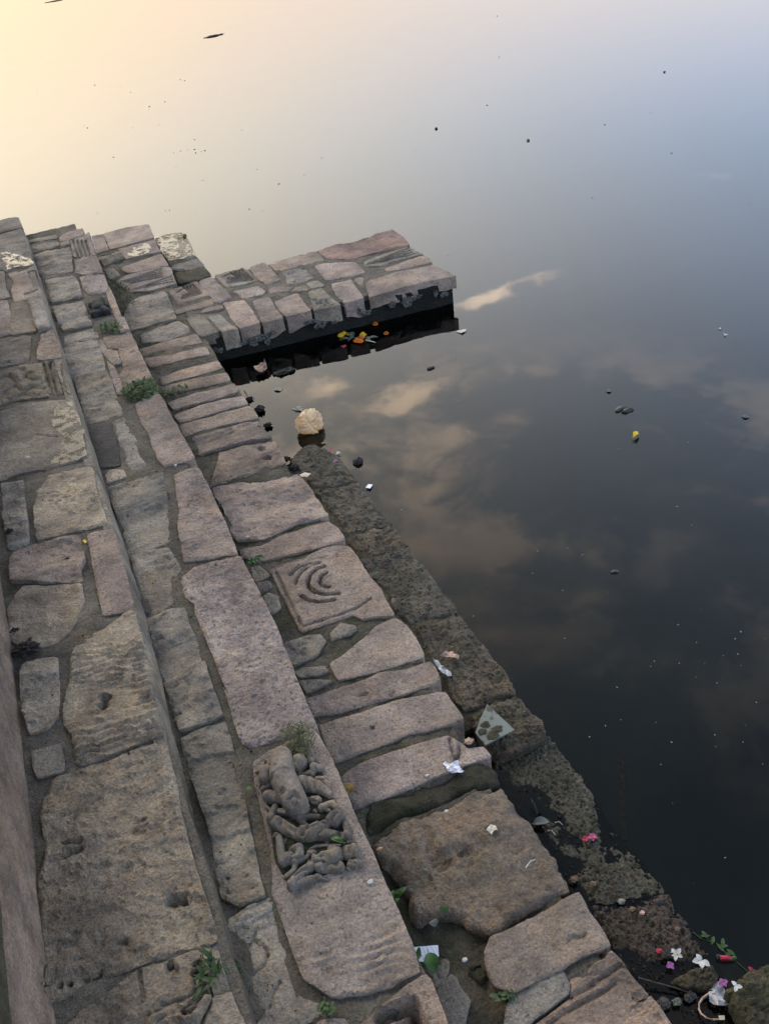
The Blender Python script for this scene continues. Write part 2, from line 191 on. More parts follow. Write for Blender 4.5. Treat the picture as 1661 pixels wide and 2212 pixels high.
('d15', 'D', 'smooth', 'pink', 0.15, 0.09, [(0.2597, 3.1397), (0.3979, 3.1308), (0.5516, 3.1238), (0.5555, 3.012), (0.4698, 3.0316), (0.3171, 3.0541), (0.2608, 3.0404)]),
('d16', 'D', 'flake', 'pink', 0.15, 0.09, [(0.2832, 3.0088), (0.3966, 3.0103), (0.5461, 3.0013), (0.5447, 2.9171), (0.5569, 2.8442), (0.4581, 2.8654), (0.3487, 2.8758), (0.2755, 2.8815)]),
('d17', 'D', 'ripple', 'pink', 0.15, 0.09, [(0.3502, 2.855), (0.441, 2.8477), (0.5536, 2.8115), (0.5567, 2.7299), (0.5455, 2.6468), (0.4641, 2.654), (0.3837, 2.6503), (0.2582, 2.6564), (0.2999, 2.7348)]),
('d18', 'D', 'flake', 'pink', 0.15, 0.09, [(0.2692, 2.6351), (0.3538, 2.6245), (0.4487, 2.5866), (0.5649, 2.5652), (0.5724, 2.4708), (0.5717, 2.3617), (0.5758, 2.2739), (0.5296, 2.2759), (0.4757, 2.2883), (0.4218, 2.2843), (0.3442, 2.2686), (0.3007, 2.2945), (0.2649, 2.3087), (0.2597, 2.3633), (0.2726, 2.4858), (0.2643, 2.5792)]),
('d19', 'D', 'smooth', 'pink', 0.15, 0.09, [(0.2594, 2.2541), (0.3242, 2.2371), (0.385, 2.2513), (0.4734, 2.2516), (0.5637, 2.2417), (0.5772, 2.1913), (0.5781, 2.1294), (0.5094, 2.136), (0.4171, 2.1484), (0.3409, 2.1616), (0.2943, 2.1725), (0.2582, 2.2186)]),
('d20', 'D', 'carvedD', 'pink', 0.15, 0.09, [(0.3155, 2.108), (0.332, 2.1104), (0.4313, 2.1091), (0.4962, 2.1207), (0.5349, 2.1147), (0.5739, 2.0832), (0.5797, 2.0243), (0.5777, 1.9224), (0.5846, 1.8578), (0.5786, 1.7883), (0.5758, 1.7337), (0.535, 1.7513), (0.4887, 1.7638), (0.4723, 1.7925), (0.4317, 1.7962), (0.3773, 1.7995), (0.3265, 1.8051), (0.3154, 1.806)]),
('d21', 'D', 'smooth', 'grey', 0.15, 0.09, [(0.2646, 2.1522), (0.2895, 2.1481), (0.3066, 2.0894), (0.2552, 2.0802)]),
('d22', 'D', 'smooth', 'grey', 0.15, 0.09, [(0.2626, 2.0728), (0.2966, 2.0608), (0.2978, 2.0309), (0.2576, 2.0253)]),
('d23', 'D', 'smooth', 'grey', 0.15, 0.09, [(0.261, 2.0054), (0.2803, 2.0093), (0.2984, 1.9765), (0.2919, 1.9307), (0.2607, 1.9178), (0.2521, 1.9319)]),
('d24', 'D', 'flake', 'grey', 0.15, 0.09, [(0.2532, 1.7865), (0.3167, 1.7838), (0.3576, 1.7709), (0.3649, 1.7318), (0.3355, 1.7108), (0.3074, 1.6947), (0.2429, 1.6962)]),
('d25', 'D', 'smooth', 'grey', 0.15, 0.09, [(0.3877, 1.7573), (0.428, 1.7749), (0.4599, 1.7501), (0.4585, 1.732), (0.379, 1.7285)]),
('d26', 'D', 'smooth', 'pink', 0.15, 0.09, [(0.3437, 1.6472), (0.4085, 1.6675), (0.4624, 1.6889), (0.5101, 1.715), (0.5752, 1.7217), (0.5911, 1.6773), (0.5913, 1.6178), (0.5884, 1.5559), (0.5783, 1.5441), (0.5295, 1.5528), (0.4734, 1.5565), (0.3965, 1.5719), (0.3451, 1.5823), (0.3428, 1.6123)]),
('d27', 'D', 'smooth', 'grey', 0.15, 0.09, [(0.2471, 1.67), (0.2773, 1.6717), (0.3274, 1.647), (0.3313, 1.6247), (0.3043, 1.6257), (0.2517, 1.6457)]),
('d27b', 'D', 'smooth', 'grey', 0.15, 0.09, [(0.2508, 1.6306), (0.299, 1.6113), (0.329, 1.59), (0.2978, 1.5848), (0.2506, 1.5815)]),
('d28', 'D', 'smooth', 'pink', 0.15, 0.09, [(0.2435, 1.5614), (0.2882, 1.5587), (0.3824, 1.5477), (0.4496, 1.5522), (0.521, 1.5247), (0.589, 1.5198), (0.5905, 1.4935), (0.586, 1.4546), (0.55, 1.4465), (0.4718, 1.455), (0.372, 1.4702), (0.294, 1.4848), (0.2395, 1.5034)]),
('d29', 'D', 'smooth', 'pink', 0.15, 0.09, [(0.2457, 1.4639), (0.2967, 1.4595), (0.3638, 1.4503), (0.4457, 1.4445), (0.5372, 1.4199), (0.5624, 1.4169), (0.5798, 1.406), (0.578, 1.3799), (0.5816, 1.3358), (0.5785, 1.307), (0.5354, 1.3104), (0.4528, 1.3275), (0.3661, 1.3336), (0.3167, 1.3365), (0.239, 1.3411), (0.2396, 1.406)]),
('d30', 'D', 'smooth', 'pink', 0.15, 0.09, [(0.2355, 1.2936), (0.2787, 1.3042), (0.3234, 1.3046), (0.3805, 1.2979), (0.4587, 1.2868), (0.5194, 1.2787), (0.526, 1.2632), (0.5392, 1.2468), (0.5459, 1.2184), (0.583, 1.2073), (0.585, 1.1762), (0.507, 1.1847), (0.4667, 1.1878), (0.3705, 1.188), (0.2913, 1.1918), (0.2328, 1.1962), (0.2334, 1.2476)]),
('d31', 'D', 'moss', 'moss', 0.144, 0.09, [(0.277, 1.1912), (0.3684, 1.1849), (0.4675, 1.1835), (0.5062, 1.1838), (0.5838, 1.1733), (0.5798, 1.1469), (0.5718, 1.1013), (0.5302, 1.0981), (0.5022, 1.1068), (0.4479, 1.104), (0.3839, 1.1105), (0.3179, 1.1183), (0.27, 1.1134), (0.224, 1.1115), (0.2401, 1.1662)]),
('d32', 'D', 'boulder', 'brown', 0.15, 0.09, [(0.2341, 1.0879), (0.2757, 1.1026), (0.3182, 1.1102), (0.3809, 1.1032), (0.4448, 1.0973), (0.5007, 1.1003), (0.5272, 1.0923), (0.5658, 1.0934), (0.5694, 1.0632), (0.5681, 1.0255), (0.5797, 0.9821), (0.576, 0.9264), (0.5797, 0.8794), (0.5747, 0.8524), (0.575, 0.8226), (0.5669, 0.801), (0.5499, 0.8032), (0.5137, 0.8057), (0.4726, 0.8046), (0.4245, 0.8012), (0.3911, 0.796), (0.3658, 0.8101), (0.345, 0.8274), (0.3437, 0.8478), (0.3017, 0.8844), (0.2508, 0.8913), (0.2491, 0.9265), (0.2571, 0.9708), (0.2361, 1.0549)]),
('d33', 'D', 'smooth', 'pink', 0.15, 0.09, [(0.3722, 0.7879), (0.4148, 0.7844), (0.4917, 0.7852), (0.5405, 0.7885), (0.583, 0.7906), (0.5804, 0.7628), (0.5784, 0.7271), (0.5809, 0.6991), (0.5772, 0.6724), (0.529, 0.6765), (0.4875, 0.6773), (0.4686, 0.6755), (0.4106, 0.6767), (0.3585, 0.6768), (0.3341, 0.7035), (0.3355, 0.7269), (0.3407, 0.7522), (0.3542, 0.7741)]),
('d33b', 'D', 'smooth', 'grey', 0.144, 0.09, [(0.3587, 0.6771), (0.4129, 0.6758), (0.4692, 0.6749), (0.4669, 0.646), (0.4555, 0.6307), (0.4091, 0.6272), (0.3617, 0.6194), (0.3271, 0.6082), (0.3054, 0.6187), (0.3386, 0.6611)]),
('d34', 'D', 'layered', 'brownpink', 0.15, 0.09, [(0.4726, 0.6511), (0.5116, 0.6504), (0.5579, 0.6525), (0.5749, 0.661), (0.5785, 0.6317), (0.581, 0.5977), (0.5856, 0.5714), (0.5875, 0.562), (0.5634, 0.5613), (0.5625, 0.5722), (0.5568, 0.5724), (0.5642, 0.5584), (0.5909, 0.5578), (0.5894, 0.5332), (0.5894, 0.5027), (0.5883, 0.4789), (0.3476, 0.5957), (0.3721, 0.6087), (0.416, 0.6154), (0.456, 0.6239)]),
('d35', 'D', 'smooth', 'grey', 0.13, 0.09, [(0.2205, 0.8048), (0.2735, 0.8009), (0.2783, 0.7928), (0.2658, 0.774), (0.2498, 0.7651), (0.2296, 0.7591), (0.2338, 0.7842)]),
('d36', 'D', 'smooth', 'grey', 0.13, 0.09, [(0.2308, 0.7546), (0.2691, 0.769), (0.2761, 0.7599), (0.2742, 0.7393), (0.2807, 0.7064), (0.2655, 0.6953), (0.2546, 0.6798), (0.2374, 0.6576), (0.2175, 0.6673), (0.2244, 0.7255)]),
('d37', 'D', 'moss', 'moss2', 0.13, 0.09, [(0.2977, 0.761), (0.3205, 0.7719), (0.338, 0.7661), (0.3423, 0.7469), (0.3382, 0.7299), (0.3155, 0.73), (0.3034, 0.7498)]),
('j1', 'J', 'spiral', 'pink', 0.15, 0.09, [(0.5203, 4.5113), (0.6739, 4.5282), (0.6872, 4.4197), (0.688, 4.3083), (0.527, 4.3036), (0.52, 4.3684)]),
('j2', 'J', 'smooth', 'pink', 0.15, 0.09, [(0.4907, 4.2388), (0.6863, 4.2622), (0.6771, 4.1825), (0.5326, 4.1959), (0.487, 4.1888)]),
('j3', 'J', 'smooth', 'pink', 0.15, 0.09, [(0.5955, 4.1358), (0.6399, 4.1665), (0.7038, 4.1524), (0.7064, 4.1054), (0.6143, 4.1261)]),
('j4', 'J', 'smooth', 'pink', 0.15, 0.09, [(0.6859, 4.5307), (0.7579, 4.5466), (0.7638, 4.4299), (0.7809, 4.2068), (0.708, 4.191), (0.688, 4.2269), (0.6889, 4.3515)]),
('j5', 'J', 'spiral', 'grey', 0.15, 0.09, [(0.7784, 4.5445), (0.9392, 4.5507), (0.9489, 4.5126), (0.9557, 4.3358), (0.8753, 4.3313), (0.7925, 4.3515)]),
('j6', 'J', 'smooth', 'pink', 0.15, 0.09, [(0.9702, 4.542), (1.0586, 4.5446), (1.0608, 4.402), (1.0542, 4.2608), (0.9826, 4.2528), (0.9579, 4.3631)]),
('j7', 'J', 'smooth', 'pink', 0.15, 0.09, [(1.0736, 4.508), (1.1955, 4.5225), (1.3457, 4.51), (1.3372, 4.3609), (1.1988, 4.3767), (1.0973, 4.3798), (1.0752, 4.421)]),
('j8', 'J', 'smooth', 'red', 0.15, 0.09, [(1.3552, 4.5091), (1.4714, 4.532), (1.6179, 4.4814), (1.7198, 4.5364), (1.8123, 4.5312), (1.8201, 4.4094), (1.7989, 4.2656), (1.6766, 4.2823), (1.5358, 4.2828), (1.4678, 4.274), (1.3621, 4.3819)]),
('j9', 'J', 'ribs9', 'grey', 0.15, 0.09, [(1.5005, 4.2054), (1.6226, 4.233), (1.7884, 4.2382), (1.7979, 4.1006), (1.6758, 4.1107), (1.5633, 4.0963), (1.4927, 4.1482)]),
('j10', 'J', 'smooth', 'pink', 0.15, 0.09, [(1.5603, 4.0603), (1.6694, 4.0733), (1.8093, 4.0792), (1.7911, 3.9752), (1.7057, 3.9915), (1.5587, 4.0091)]),
('j11', 'J', 'smooth', 'pink', 0.15, 0.065, [(1.4036, 3.934), (1.4471, 3.9699), (1.6123, 3.9707), (1.778, 3.944), (1.8126, 3.7462), (1.6778, 3.7804), (1.5294, 3.7877), (1.3589, 3.7794)]),
('j12', 'J', 'smooth', 'pink', 0.15, 0.09, [(1.2714, 4.3233), (1.3362, 4.3185), (1.4627, 4.2349), (1.4572, 4.0729), (1.3501, 4.0834), (1.2552, 4.1134)]),
('j13', 'J', 'flake', 'grey', 0.15, 0.09, [(1.0985, 4.3521), (1.1667, 4.3442), (1.2185, 4.3191), (1.222, 4.19), (1.1666, 4.1667), (1.0726, 4.1819)]),
('j14', 'J', 'smooth', 'pink', 0.15, 0.09, [(0.9671, 4.1812), (0.9962, 4.2006), (1.0909, 4.1292), (1.0515, 4.1014), (0.9605, 4.1292)]),
('j15', 'J', 'smooth', 'pink', 0.15, 0.09, [(0.8114, 4.2762), (0.9348, 4.2609), (0.9462, 4.175), (0.9179, 4.1476), (0.8277, 4.1613)]),
('j16', 'J', 'smooth', 'pink', 0.15, 0.07, [(0.7244, 4.1747), (0.8204, 4.143), (0.824, 4.0242), (0.815, 3.8446), (0.717, 3.8446), (0.7116, 3.9625)]),
('j17', 'J', 'smooth', 'pink', 0.15, 0.08, [(0.8588, 4.1014), (0.9453, 4.1031), (0.9264, 3.9291), (0.9285, 3.8342), (0.8256, 3.837), (0.8395, 3.9429)]),
('j18', 'J', 'smooth', 'pink', 0.15, 0.075, [(0.95, 4.0261), (1.0782, 4.0572), (1.0694, 3.9249), (1.0666, 3.8141), (0.9462, 3.8335), (0.9385, 3.9252)]),
('j19', 'J', 'figure', 'grey', 0.15, 0.085, [(1.1306, 4.0313), (1.1993, 4.0338), (1.1992, 3.9009), (1.2104, 3.7905), (1.0792, 3.8122), (1.1111, 3.9326)]),
('j20', 'J', 'smooth', 'pink', 0.15, 0.085, [(1.26, 4.0427), (1.3616, 4.0351), (1.3309, 3.7875), (1.236, 3.7942), (1.233, 3.907)]),
('j21', 'J', 'smooth', 'grey', 0.15, 0.09, [(1.1573, 4.1345), (1.2154, 4.1324), (1.2245, 4.0476), (1.1491, 4.0552)]),
('j23', 'J', 'smooth', 'grey', 0.15, 0.05, [(0.5201, 4.1208), (0.5848, 4.1235), (0.6008, 4.0378), (0.6154, 3.8708), (0.5308, 3.8625), (0.5202, 4.0044)]),
('j24', 'J', 'smooth', 'grey', 0.15, 0.1, [(0.617, 4.0752), (0.6724, 4.0597), (0.686, 3.9043), (0.7056, 3.8434), (0.6327, 3.8608), (0.6243, 3.9773)]),
('j25', 'J', 'smooth', 'grey', 0.15, 0.09, [(1.0919, 4.1202), (1.1494, 4.1181), (1.1383, 4.0444), (1.0897, 4.062), (1.0556, 4.093)]),
('j26', 'J', 'smooth', 'grey', 0.142, 0.09, [(1.3611, 4.0496), (1.4465, 4.0696), (1.432, 4.0096), (1.4062, 3.9597), (1.3659, 3.8555), (1.3713, 3.9862)]),
('f1', 'X', 'rough', 'pale', 0.06, 0.09, [(0.6509, 5.624), (0.7496, 5.625), (0.8147, 5.5939), (0.8186, 5.4358), (0.7985, 5.1604), (0.7278, 5.1605), (0.6369, 5.1768), (0.6345, 5.376)]),
('f2', 'X', 'rough', 'grey', 0.04, 0.09, [(0.6439, 5.2121), (0.7327, 5.2033), (0.8048, 5.1801), (0.811, 5.0059), (0.7316, 5.0092), (0.6335, 5.064)]),
('f3', 'X', 'rough', 'moss2', 0.04, 0.09, [(0.636, 5.0358), (0.7284, 4.9959), (0.8102, 4.9852), (0.8071, 4.8526), (0.7202, 4.8184), (0.6154, 4.8486)]),
('e1', 'E', 'mud', 'mud', 0.03, 0.09, [(0.6082, 2.8483), (0.6847, 2.8974), (0.7315, 2.8862), (0.7615, 2.83), (0.7792, 2.7607), (0.7773, 2.6889), (0.7887, 2.6247), (0.7845, 2.5694), (0.6191, 2.5849), (0.6166, 2.7207)]),
('e2', 'E', 'mud', 'mud', 0.03, 0.09, [(0.6165, 2.578), (0.7829, 2.5595), (0.7858, 2.4951), (0.7897, 2.3992), (0.7883, 2.3154), (0.7853, 2.2527), (0.6675, 2.2707), (0.627, 2.2948), (0.6244, 2.4193)]),
('e3', 'E', 'mud', 'mud2', 0.03, 0.09, [(0.6142, 2.2689), (0.6659, 2.2732), (0.7899, 2.2601), (0.7924, 2.1903), (0.7923, 2.1315), (0.7361, 2.1266), (0.6541, 2.1382), (0.6215, 2.1643)]),
('e4', 'E', 'mud', 'mud', 0.03, 0.09, [(0.6208, 2.1491), (0.6566, 2.1315), (0.7318, 2.1169), (0.7927, 2.1205), (0.7895, 2.0759), (0.7962, 1.9871), (0.7974, 1.8814), (0.8, 1.8143), (0.7935, 1.7635), (0.7276, 1.7717), (0.6429, 1.7836), (0.6237, 1.8513), (0.6313, 1.9852), (0.6226, 2.0634)]),
('e5', 'E', 'mud', 'mud2', 0.03, 0.09, [(0.6437, 1.7745), (0.7228, 1.7621), (0.7921, 1.754), (0.7893, 1.7028), (0.7956, 1.5989), (0.7978, 1.5029), (0.7998, 1.4628), (0.7848, 1.4046), (0.7369, 1.41), (0.6741, 1.4058), (0.6338, 1.4125), (0.6232, 1.4693), (0.6208, 1.5288), (0.6374, 1.6083), (0.6309, 1.6644)]),
('e6', 'E', 'mud', 'mud2', 0.03, 0.09, [(0.7281, 1.3942), (0.7855, 1.3953), (0.7927, 1.3455), (0.7993, 1.2836), (0.7883, 1.2464), (0.7446, 1.2325), (0.6899, 1.225), (0.6421, 1.2414), (0.6273, 1.2628), (0.6243, 1.2782), (0.6339, 1.3975), (0.6726, 1.3955)]),
('e7', 'W', 'silt', 'silt', 0.0, 0.09, [(0.6273, 1.2648), (0.6481, 1.2538), (0.6987, 1.2406), (0.757, 1.2466), (0.7977, 1.2579), (0.7992, 1.1818), (0.8096, 1.1019), (0.7993, 1.0119), (0.7937, 0.9399), (0.797, 0.8883), (0.8036, 0.8241), (0.8004, 0.7684), (0.7517, 0.7778), (0.6813, 0.7999), (0.6312, 0.8319), (0.6292, 0.8601), (0.6357, 0.9348), (0.6371, 1.0052), (0.6172, 1.1141), (0.6203, 1.1842)]),
('e8', 'W', 'silt', 'siltbrown', 0.0, 0.09, [(0.6304, 0.8255), (0.6778, 0.7949), (0.749, 0.7741), (0.8005, 0.764), (0.7961, 0.7223), (0.797, 0.6799), (0.8011, 0.6221), (0.7962, 0.5682), (0.7817, 0.5667), (0.7483, 0.5659), (0.693, 0.5902), (0.643, 0.6091), (0.631, 0.6496), (0.6257, 0.7061)]),
('e9', 'E', 'mud', 'mossrock', 0.06, 0.09, [(0.7574, 0.53), (0.8027, 0.5382), (0.8488, 0.5353), (0.8768, 0.53), (0.9019, 0.4866), (0.823, 0.4033), (0.7458, 0.4408), (0.7514, 0.4898)]),
('e10', 'E', 'mud', 'mudrock', 0.02, 0.09, [(0.6839, 0.6022), (0.7153, 0.6011), (0.7612, 0.5973), (0.7866, 0.5921), (0.7874, 0.5656), (0.7477, 0.5609), (0.7122, 0.5727)]),
]
FEAT=[
('d20', 0.013, 0.008, [(0.3641, 2.0583), (0.3994, 2.075), (0.4395, 2.0757)]),
('d20', 0.011, 0.008, [(0.3661, 2.0067), (0.3781, 2.0306), (0.4014, 2.0524), (0.4354, 2.0644), (0.4649, 2.0632)]),
('d20', 0.022, 0.009, [(0.4732, 2.0383), (0.4463, 2.0396), (0.4213, 2.025), (0.4025, 1.9971), (0.3987, 1.9727), (0.406, 1.9421), (0.4304, 1.917), (0.467, 1.8996)]),
('d20', 0.02, 0.0085, [(0.4684, 2.0055), (0.4494, 2.0009), (0.4351, 1.9821), (0.4362, 1.9586), (0.4518, 1.942)]),
('d20', 0.015, 0.008, [(0.3627, 1.9485), (0.3741, 1.9199), (0.3984, 1.895), (0.4444, 1.8781)]),
('d20', 0.008, 0.006, [(0.3303, 2.0898), (0.3271, 1.9913), (0.3241, 1.898), (0.3252, 1.8208), (0.3842, 1.8182), (0.4478, 1.8135), (0.4954, 1.8145), (0.5445, 1.8295)]),
('d20', 0.004, 0.006, [(0.3253, 2.1047), (0.4296, 2.1043)]),
('d20', 0.004, 0.006, [(0.4438, 2.0878), (0.4914, 2.0803)]),
('d5', 0.02, 0.01, [(0.314, 4.7994), (0.5435, 4.8337)]),
('d5', 0.02, 0.01, [(0.3258, 4.7833), (0.539, 4.8047)]),
('d5', 0.02, 0.01, [(0.3375, 4.7673), (0.5345, 4.776)]),
('d5', 0.02, 0.01, [(0.3492, 4.7513), (0.5301, 4.7476)]),
('d5', 0.02, 0.01, [(0.3609, 4.7354), (0.5258, 4.7194)]),
('d5', 0.018, 0.01, [(0.3541, 4.643), (0.5611, 4.6116)]),
('d5', 0.018, 0.01, [(0.3712, 4.6486), (0.5627, 4.6482)]),
('d5', 0.018, 0.01, [(0.3882, 4.6541), (0.5643, 4.6851)]),
('j9', 0.02, 0.011, [(1.5057, 4.1591), (1.7743, 4.2268)]),
('j9', 0.02, 0.011, [(1.5228, 4.1547), (1.7704, 4.1947)]),
('j9', 0.02, 0.011, [(1.54, 4.1503), (1.7666, 4.1629)]),
('j9', 0.02, 0.011, [(1.5572, 4.1459), (1.7628, 4.1315)]),
('j1', 0.022, 0.0095, [(0.6467, 4.5095), (0.6559, 4.3586), (0.5519, 4.3577)]),
('j1', 0.022, 0.0095, [(0.6293, 4.5111), (0.6412, 4.3761), (0.5588, 4.3742)]),
('j1', 0.022, 0.0095, [(0.612, 4.5128), (0.6266, 4.3937), (0.5658, 4.3907)]),
('j1', 0.022, 0.0095, [(0.5947, 4.5144), (0.6118, 4.4114), (0.5729, 4.4074)]),
('j1', 0.022, 0.0095, [(0.5555, 4.4625), (0.6403, 4.5097)]),
('j5', 0.022, 0.0095, [(0.9251, 4.531), (0.9356, 4.3569), (0.8117, 4.3993)]),
('j5', 0.022, 0.0095, [(0.9044, 4.5318), (0.9168, 4.3828), (0.8176, 4.4207)]),
('j5', 0.022, 0.0095, [(0.8838, 4.5325), (0.8979, 4.4089), (0.8236, 4.4423)]),
('j5', 0.022, 0.0095, [(0.8633, 4.5333), (0.8788, 4.4351), (0.8296, 4.464)]),
('j5', 0.022, 0.0095, [(0.82, 4.5037), (0.9202, 4.5287)]),
('c1', 0.014, 0.01, [(0.1513, 5.0644), (0.1427, 4.7888)]),
('c1', 0.014, 0.01, [(0.1717, 5.0479), (0.1622, 4.7734)]),
('c1', 0.014, 0.01, [(0.1921, 5.0314), (0.1817, 4.758)]),
('c1', 0.014, 0.01, [(0.2124, 5.015), (0.2012, 4.7427)]),
('a3', 0.03, 0.014, [(-0.1029, 4.5104), (-0.0984, 4.271)]),
('a3', 0.03, 0.014, [(-0.0893, 4.5042), (-0.0867, 4.2722)]),
('a3', 0.03, 0.014, [(-0.1534, 4.2285), (-0.1042, 4.2472)]),
('a3', 0.03, 0.014, [(-0.1514, 4.5654), (-0.1084, 4.5656)]),
('a10', 0.02, 0.012, [(-0.1555, 3.4543), (-0.1558, 3.1592)]),
('a10', 0.02, 0.012, [(-0.1322, 3.444), (-0.1359, 3.1523)]),
('a10', 0.02, 0.012, [(-0.1016, 3.4272), (-0.1118, 3.1388)]),
('a10', 0.012, 0.016, [(-0.3232, 3.4168), (-0.289, 3.4212), (-0.2718, 3.3549), (-0.2291, 3.3942), (-0.1905, 3.3819)]),
('a10', 0.012, 0.016, [(-0.3215, 3.2827), (-0.2802, 3.3204), (-0.2531, 3.2499), (-0.2123, 3.2747), (-0.1786, 3.2259)]),
('a10', 0.012, 0.016, [(-0.3045, 3.2203), (-0.2501, 3.2222), (-0.199, 3.188)]),
('a10', 0.012, 0.016, [(-0.2351, 3.4545), (-0.2273, 3.3518), (-0.1917, 3.3142)]),
('c11', 0.03, 0.016, [(0.0963, 0.6694), (0.1271, 0.6691), (0.1564, 0.6682), (0.155, 0.6501), (0.1521, 0.6201)]),
('c11', 0.012, 0.02, [(0.1082, 0.6518), (0.1415, 0.6513)]),
('c11', 0.012, 0.02, [(0.1223, 0.6398), (0.1444, 0.6394)]),
('a21', 0.012, 0.007, [(-0.1675, 0.8621), (-0.1578, 0.863)]),
('a21', 0.012, 0.007, [(-0.1738, 0.847), (-0.1598, 0.8498)]),
('a21', 0.012, 0.007, [(-0.1733, 0.8329), (-0.1572, 0.8333)]),
('a21', 0.012, 0.007, [(-0.1745, 0.8171), (-0.1621, 0.8192)]),
('a21', 0.012, 0.007, [(-0.1798, 0.7904), (-0.1705, 0.7964)]),
('a21', 0.012, 0.007, [(-0.2039, 0.7866), (-0.1924, 0.781), (-0.1835, 0.7857)]),
('a21', 0.007, 0.007, [(-0.2594, 0.892), (-0.2622, 0.8712), (-0.2632, 0.8392)]),
('a21', 0.007, 0.007, [(-0.1714, 0.8514), (-0.1721, 0.8323), (-0.1751, 0.8147)]),
('a21', 0.007, 0.007, [(-0.2575, 0.8101), (-0.2398, 0.8093), (-0.2153, 0.8039), (-0.2022, 0.7936)]),
('a21', 0.007, 0.007, [(-0.2478, 0.7951), (-0.2292, 0.7989), (-0.2079, 0.7911)]),
('a21', 0.007, 0.007, [(-0.2033, 0.7889), (-0.1861, 0.7962), (-0.1687, 0.8036), (-0.1535, 0.8015)]),
('a21', 0.007, 0.007, [(-0.2331, 0.8165), (-0.196, 0.809), (-0.1745, 0.8118)]),
('a21', -0.01, 0.02, [(-0.252, 0.7997), (-0.2364, 0.8011), (-0.212, 0.7957), (-0.1998, 0.782), (-0.1826, 0.7788), (-0.1647, 0.7883)]),
('a21', 0.02, 0.013, [(-0.2086, 0.881), (-0.2084, 0.8697), (-0.2037, 0.8673)]),
('a17', 0.022, 0.013, [(-0.2174, 1.5688), (-0.2108, 1.5553), (-0.2049, 1.5595)]),
('a17', 0.022, 0.013, [(-0.221, 1.5459), (-0.2193, 1.5351)]),
('a17', 0.005, 0.014, [(-0.2702, 1.5628), (-0.249, 1.5661)]),
('a17', 0.005, 0.014, [(-0.1892, 1.5091), (-0.1758, 1.5067)]),
('a17', 0.005, 0.014, [(-0.2201, 1.5957), (-0.1903, 1.5845)]),
('a20', 0.014, 0.014, [(-0.1867, 0.9933), (-0.1747, 0.984), (-0.1524, 0.9823)]),
('a20', 0.014, 0.014, [(-0.1798, 0.9993), (-0.1561, 0.9906)]),
('a20', 0.006, 0.012, [(-0.1365, 0.9775), (-0.126, 0.9626)]),
('a20', 0.006, 0.012, [(-0.3121, 1.1363), (-0.2789, 1.1262)]),
('a20', 0.006, 0.012, [(-0.266, 1.0991), (-0.2426, 1.1008)]),
('a20', 0.006, 0.012, [(-0.2168, 1.1766), (-0.201, 1.1647)]),
('a20', 0.006, 0.012, [(-0.2687, 1.1886), (-0.2492, 1.1804)]),
('a20', 0.006, 0.012, [(-0.204, 0.9522), (-0.1928, 0.9405)]),
('a20', 0.008, 0.008, [(-0.3509, 1.2163), (-0.3197, 1.2058)]),
('a20', 0.008, 0.008, [(-0.3479, 1.1932), (-0.3218, 1.1905)]),
('a20', 0.008, 0.008, [(-0.383, 1.1916), (-0.3546, 1.1859), (-0.3223, 1.1872)]),
('a20', 0.008, 0.008, [(-0.2888, 0.9659), (-0.2736, 0.9598)]),
('a20', 0.008, 0.008, [(-0.2074, 1.1941), (-0.1916, 1.1972)]),
('a20', 0.008, 0.008, [(-0.2508, 1.1541), (-0.2381, 1.1583)]),
('a11', 0.006, 0.008, [(-0.2367, 2.893), (-0.2107, 2.8762), (-0.1726, 2.8332)]),
('a20', 0.012, 0.008, [(-0.3511, 0.9233), (-0.3497, 0.9225)]),
('a20', 0.012, 0.008, [(-0.3386, 0.9199), (-0.3372, 0.9192)]),
('a20', 0.012, 0.008, [(-0.3277, 0.9229), (-0.3262, 0.9222)]),
('a20', 0.012, 0.008, [(-0.3789, 0.9286), (-0.3774, 0.9279)]),
('a20', 0.012, 0.008, [(-0.3939, 0.9318), (-0.3925, 0.9311)]),
('d32', 0.012, 0.02, [(0.3437, 0.9932), (0.3732, 0.9885), (0.4144, 0.9813)]),
('d32', 0.012, 0.02, [(0.342, 0.977), (0.3764, 0.9697)]),
('d32', 0.007, 0.014, [(0.3613, 1.0694), (0.3551, 1.0364), (0.3414, 1.0082)]),
('d32', 0.007, 0.014, [(0.3846, 0.9485), (0.4103, 0.949)]),
('d32', -0.006, 0.05, [(0.3191, 1.0766), (0.3532, 1.0662)]),
('d32', -0.006, 0.05, [(0.3826, 1.033), (0.452, 1.0153), (0.5066, 0.9943)]),
('d32', -0.006, 0.05, [(0.4447, 0.9416), (0.5102, 0.915)]),
('d34', 0.01, 0.008, [(0.4584, 0.6233), (0.4941, 0.6243), (0.5411, 0.6282), (0.5734, 0.6315)]),
('d34', 0.01, 0.008, [(0.3929, 0.6011), (0.4525, 0.6053), (0.4957, 0.605), (0.5448, 0.6074)]),
('d33', 0.006, 0.006, [(0.5098, 0.7141), (0.5221, 0.7167), (0.5299, 0.7099), (0.5447, 0.7069)]),
('d30', 0.012, 0.008, [(0.5211, 1.2676), (0.5127, 1.237), (0.5042, 1.203)]),
('d30', 0.012, 0.008, [(0.5401, 1.2486), (0.5211, 1.2153), (0.5056, 1.2023)]),
('d29', 0.004, 0.004, [(0.3622, 1.3982), (0.3667, 1.3934), (0.3675, 1.3884), (0.3606, 1.3875), (0.36, 1.3947)]),
('d29', 0.004, 0.004, [(0.362, 1.396), (0.3661, 1.3869)]),
('d29', 0.004, 0.004, [(0.3685, 1.3925), (0.3587, 1.3899)]),
('j19', 0.018, 0.01, [(1.1242, 3.9229), (1.1398, 3.8857), (1.1478, 3.829)]),
('j19', 0.018, 0.01, [(1.1173, 3.8641), (1.1587, 3.8973)]),
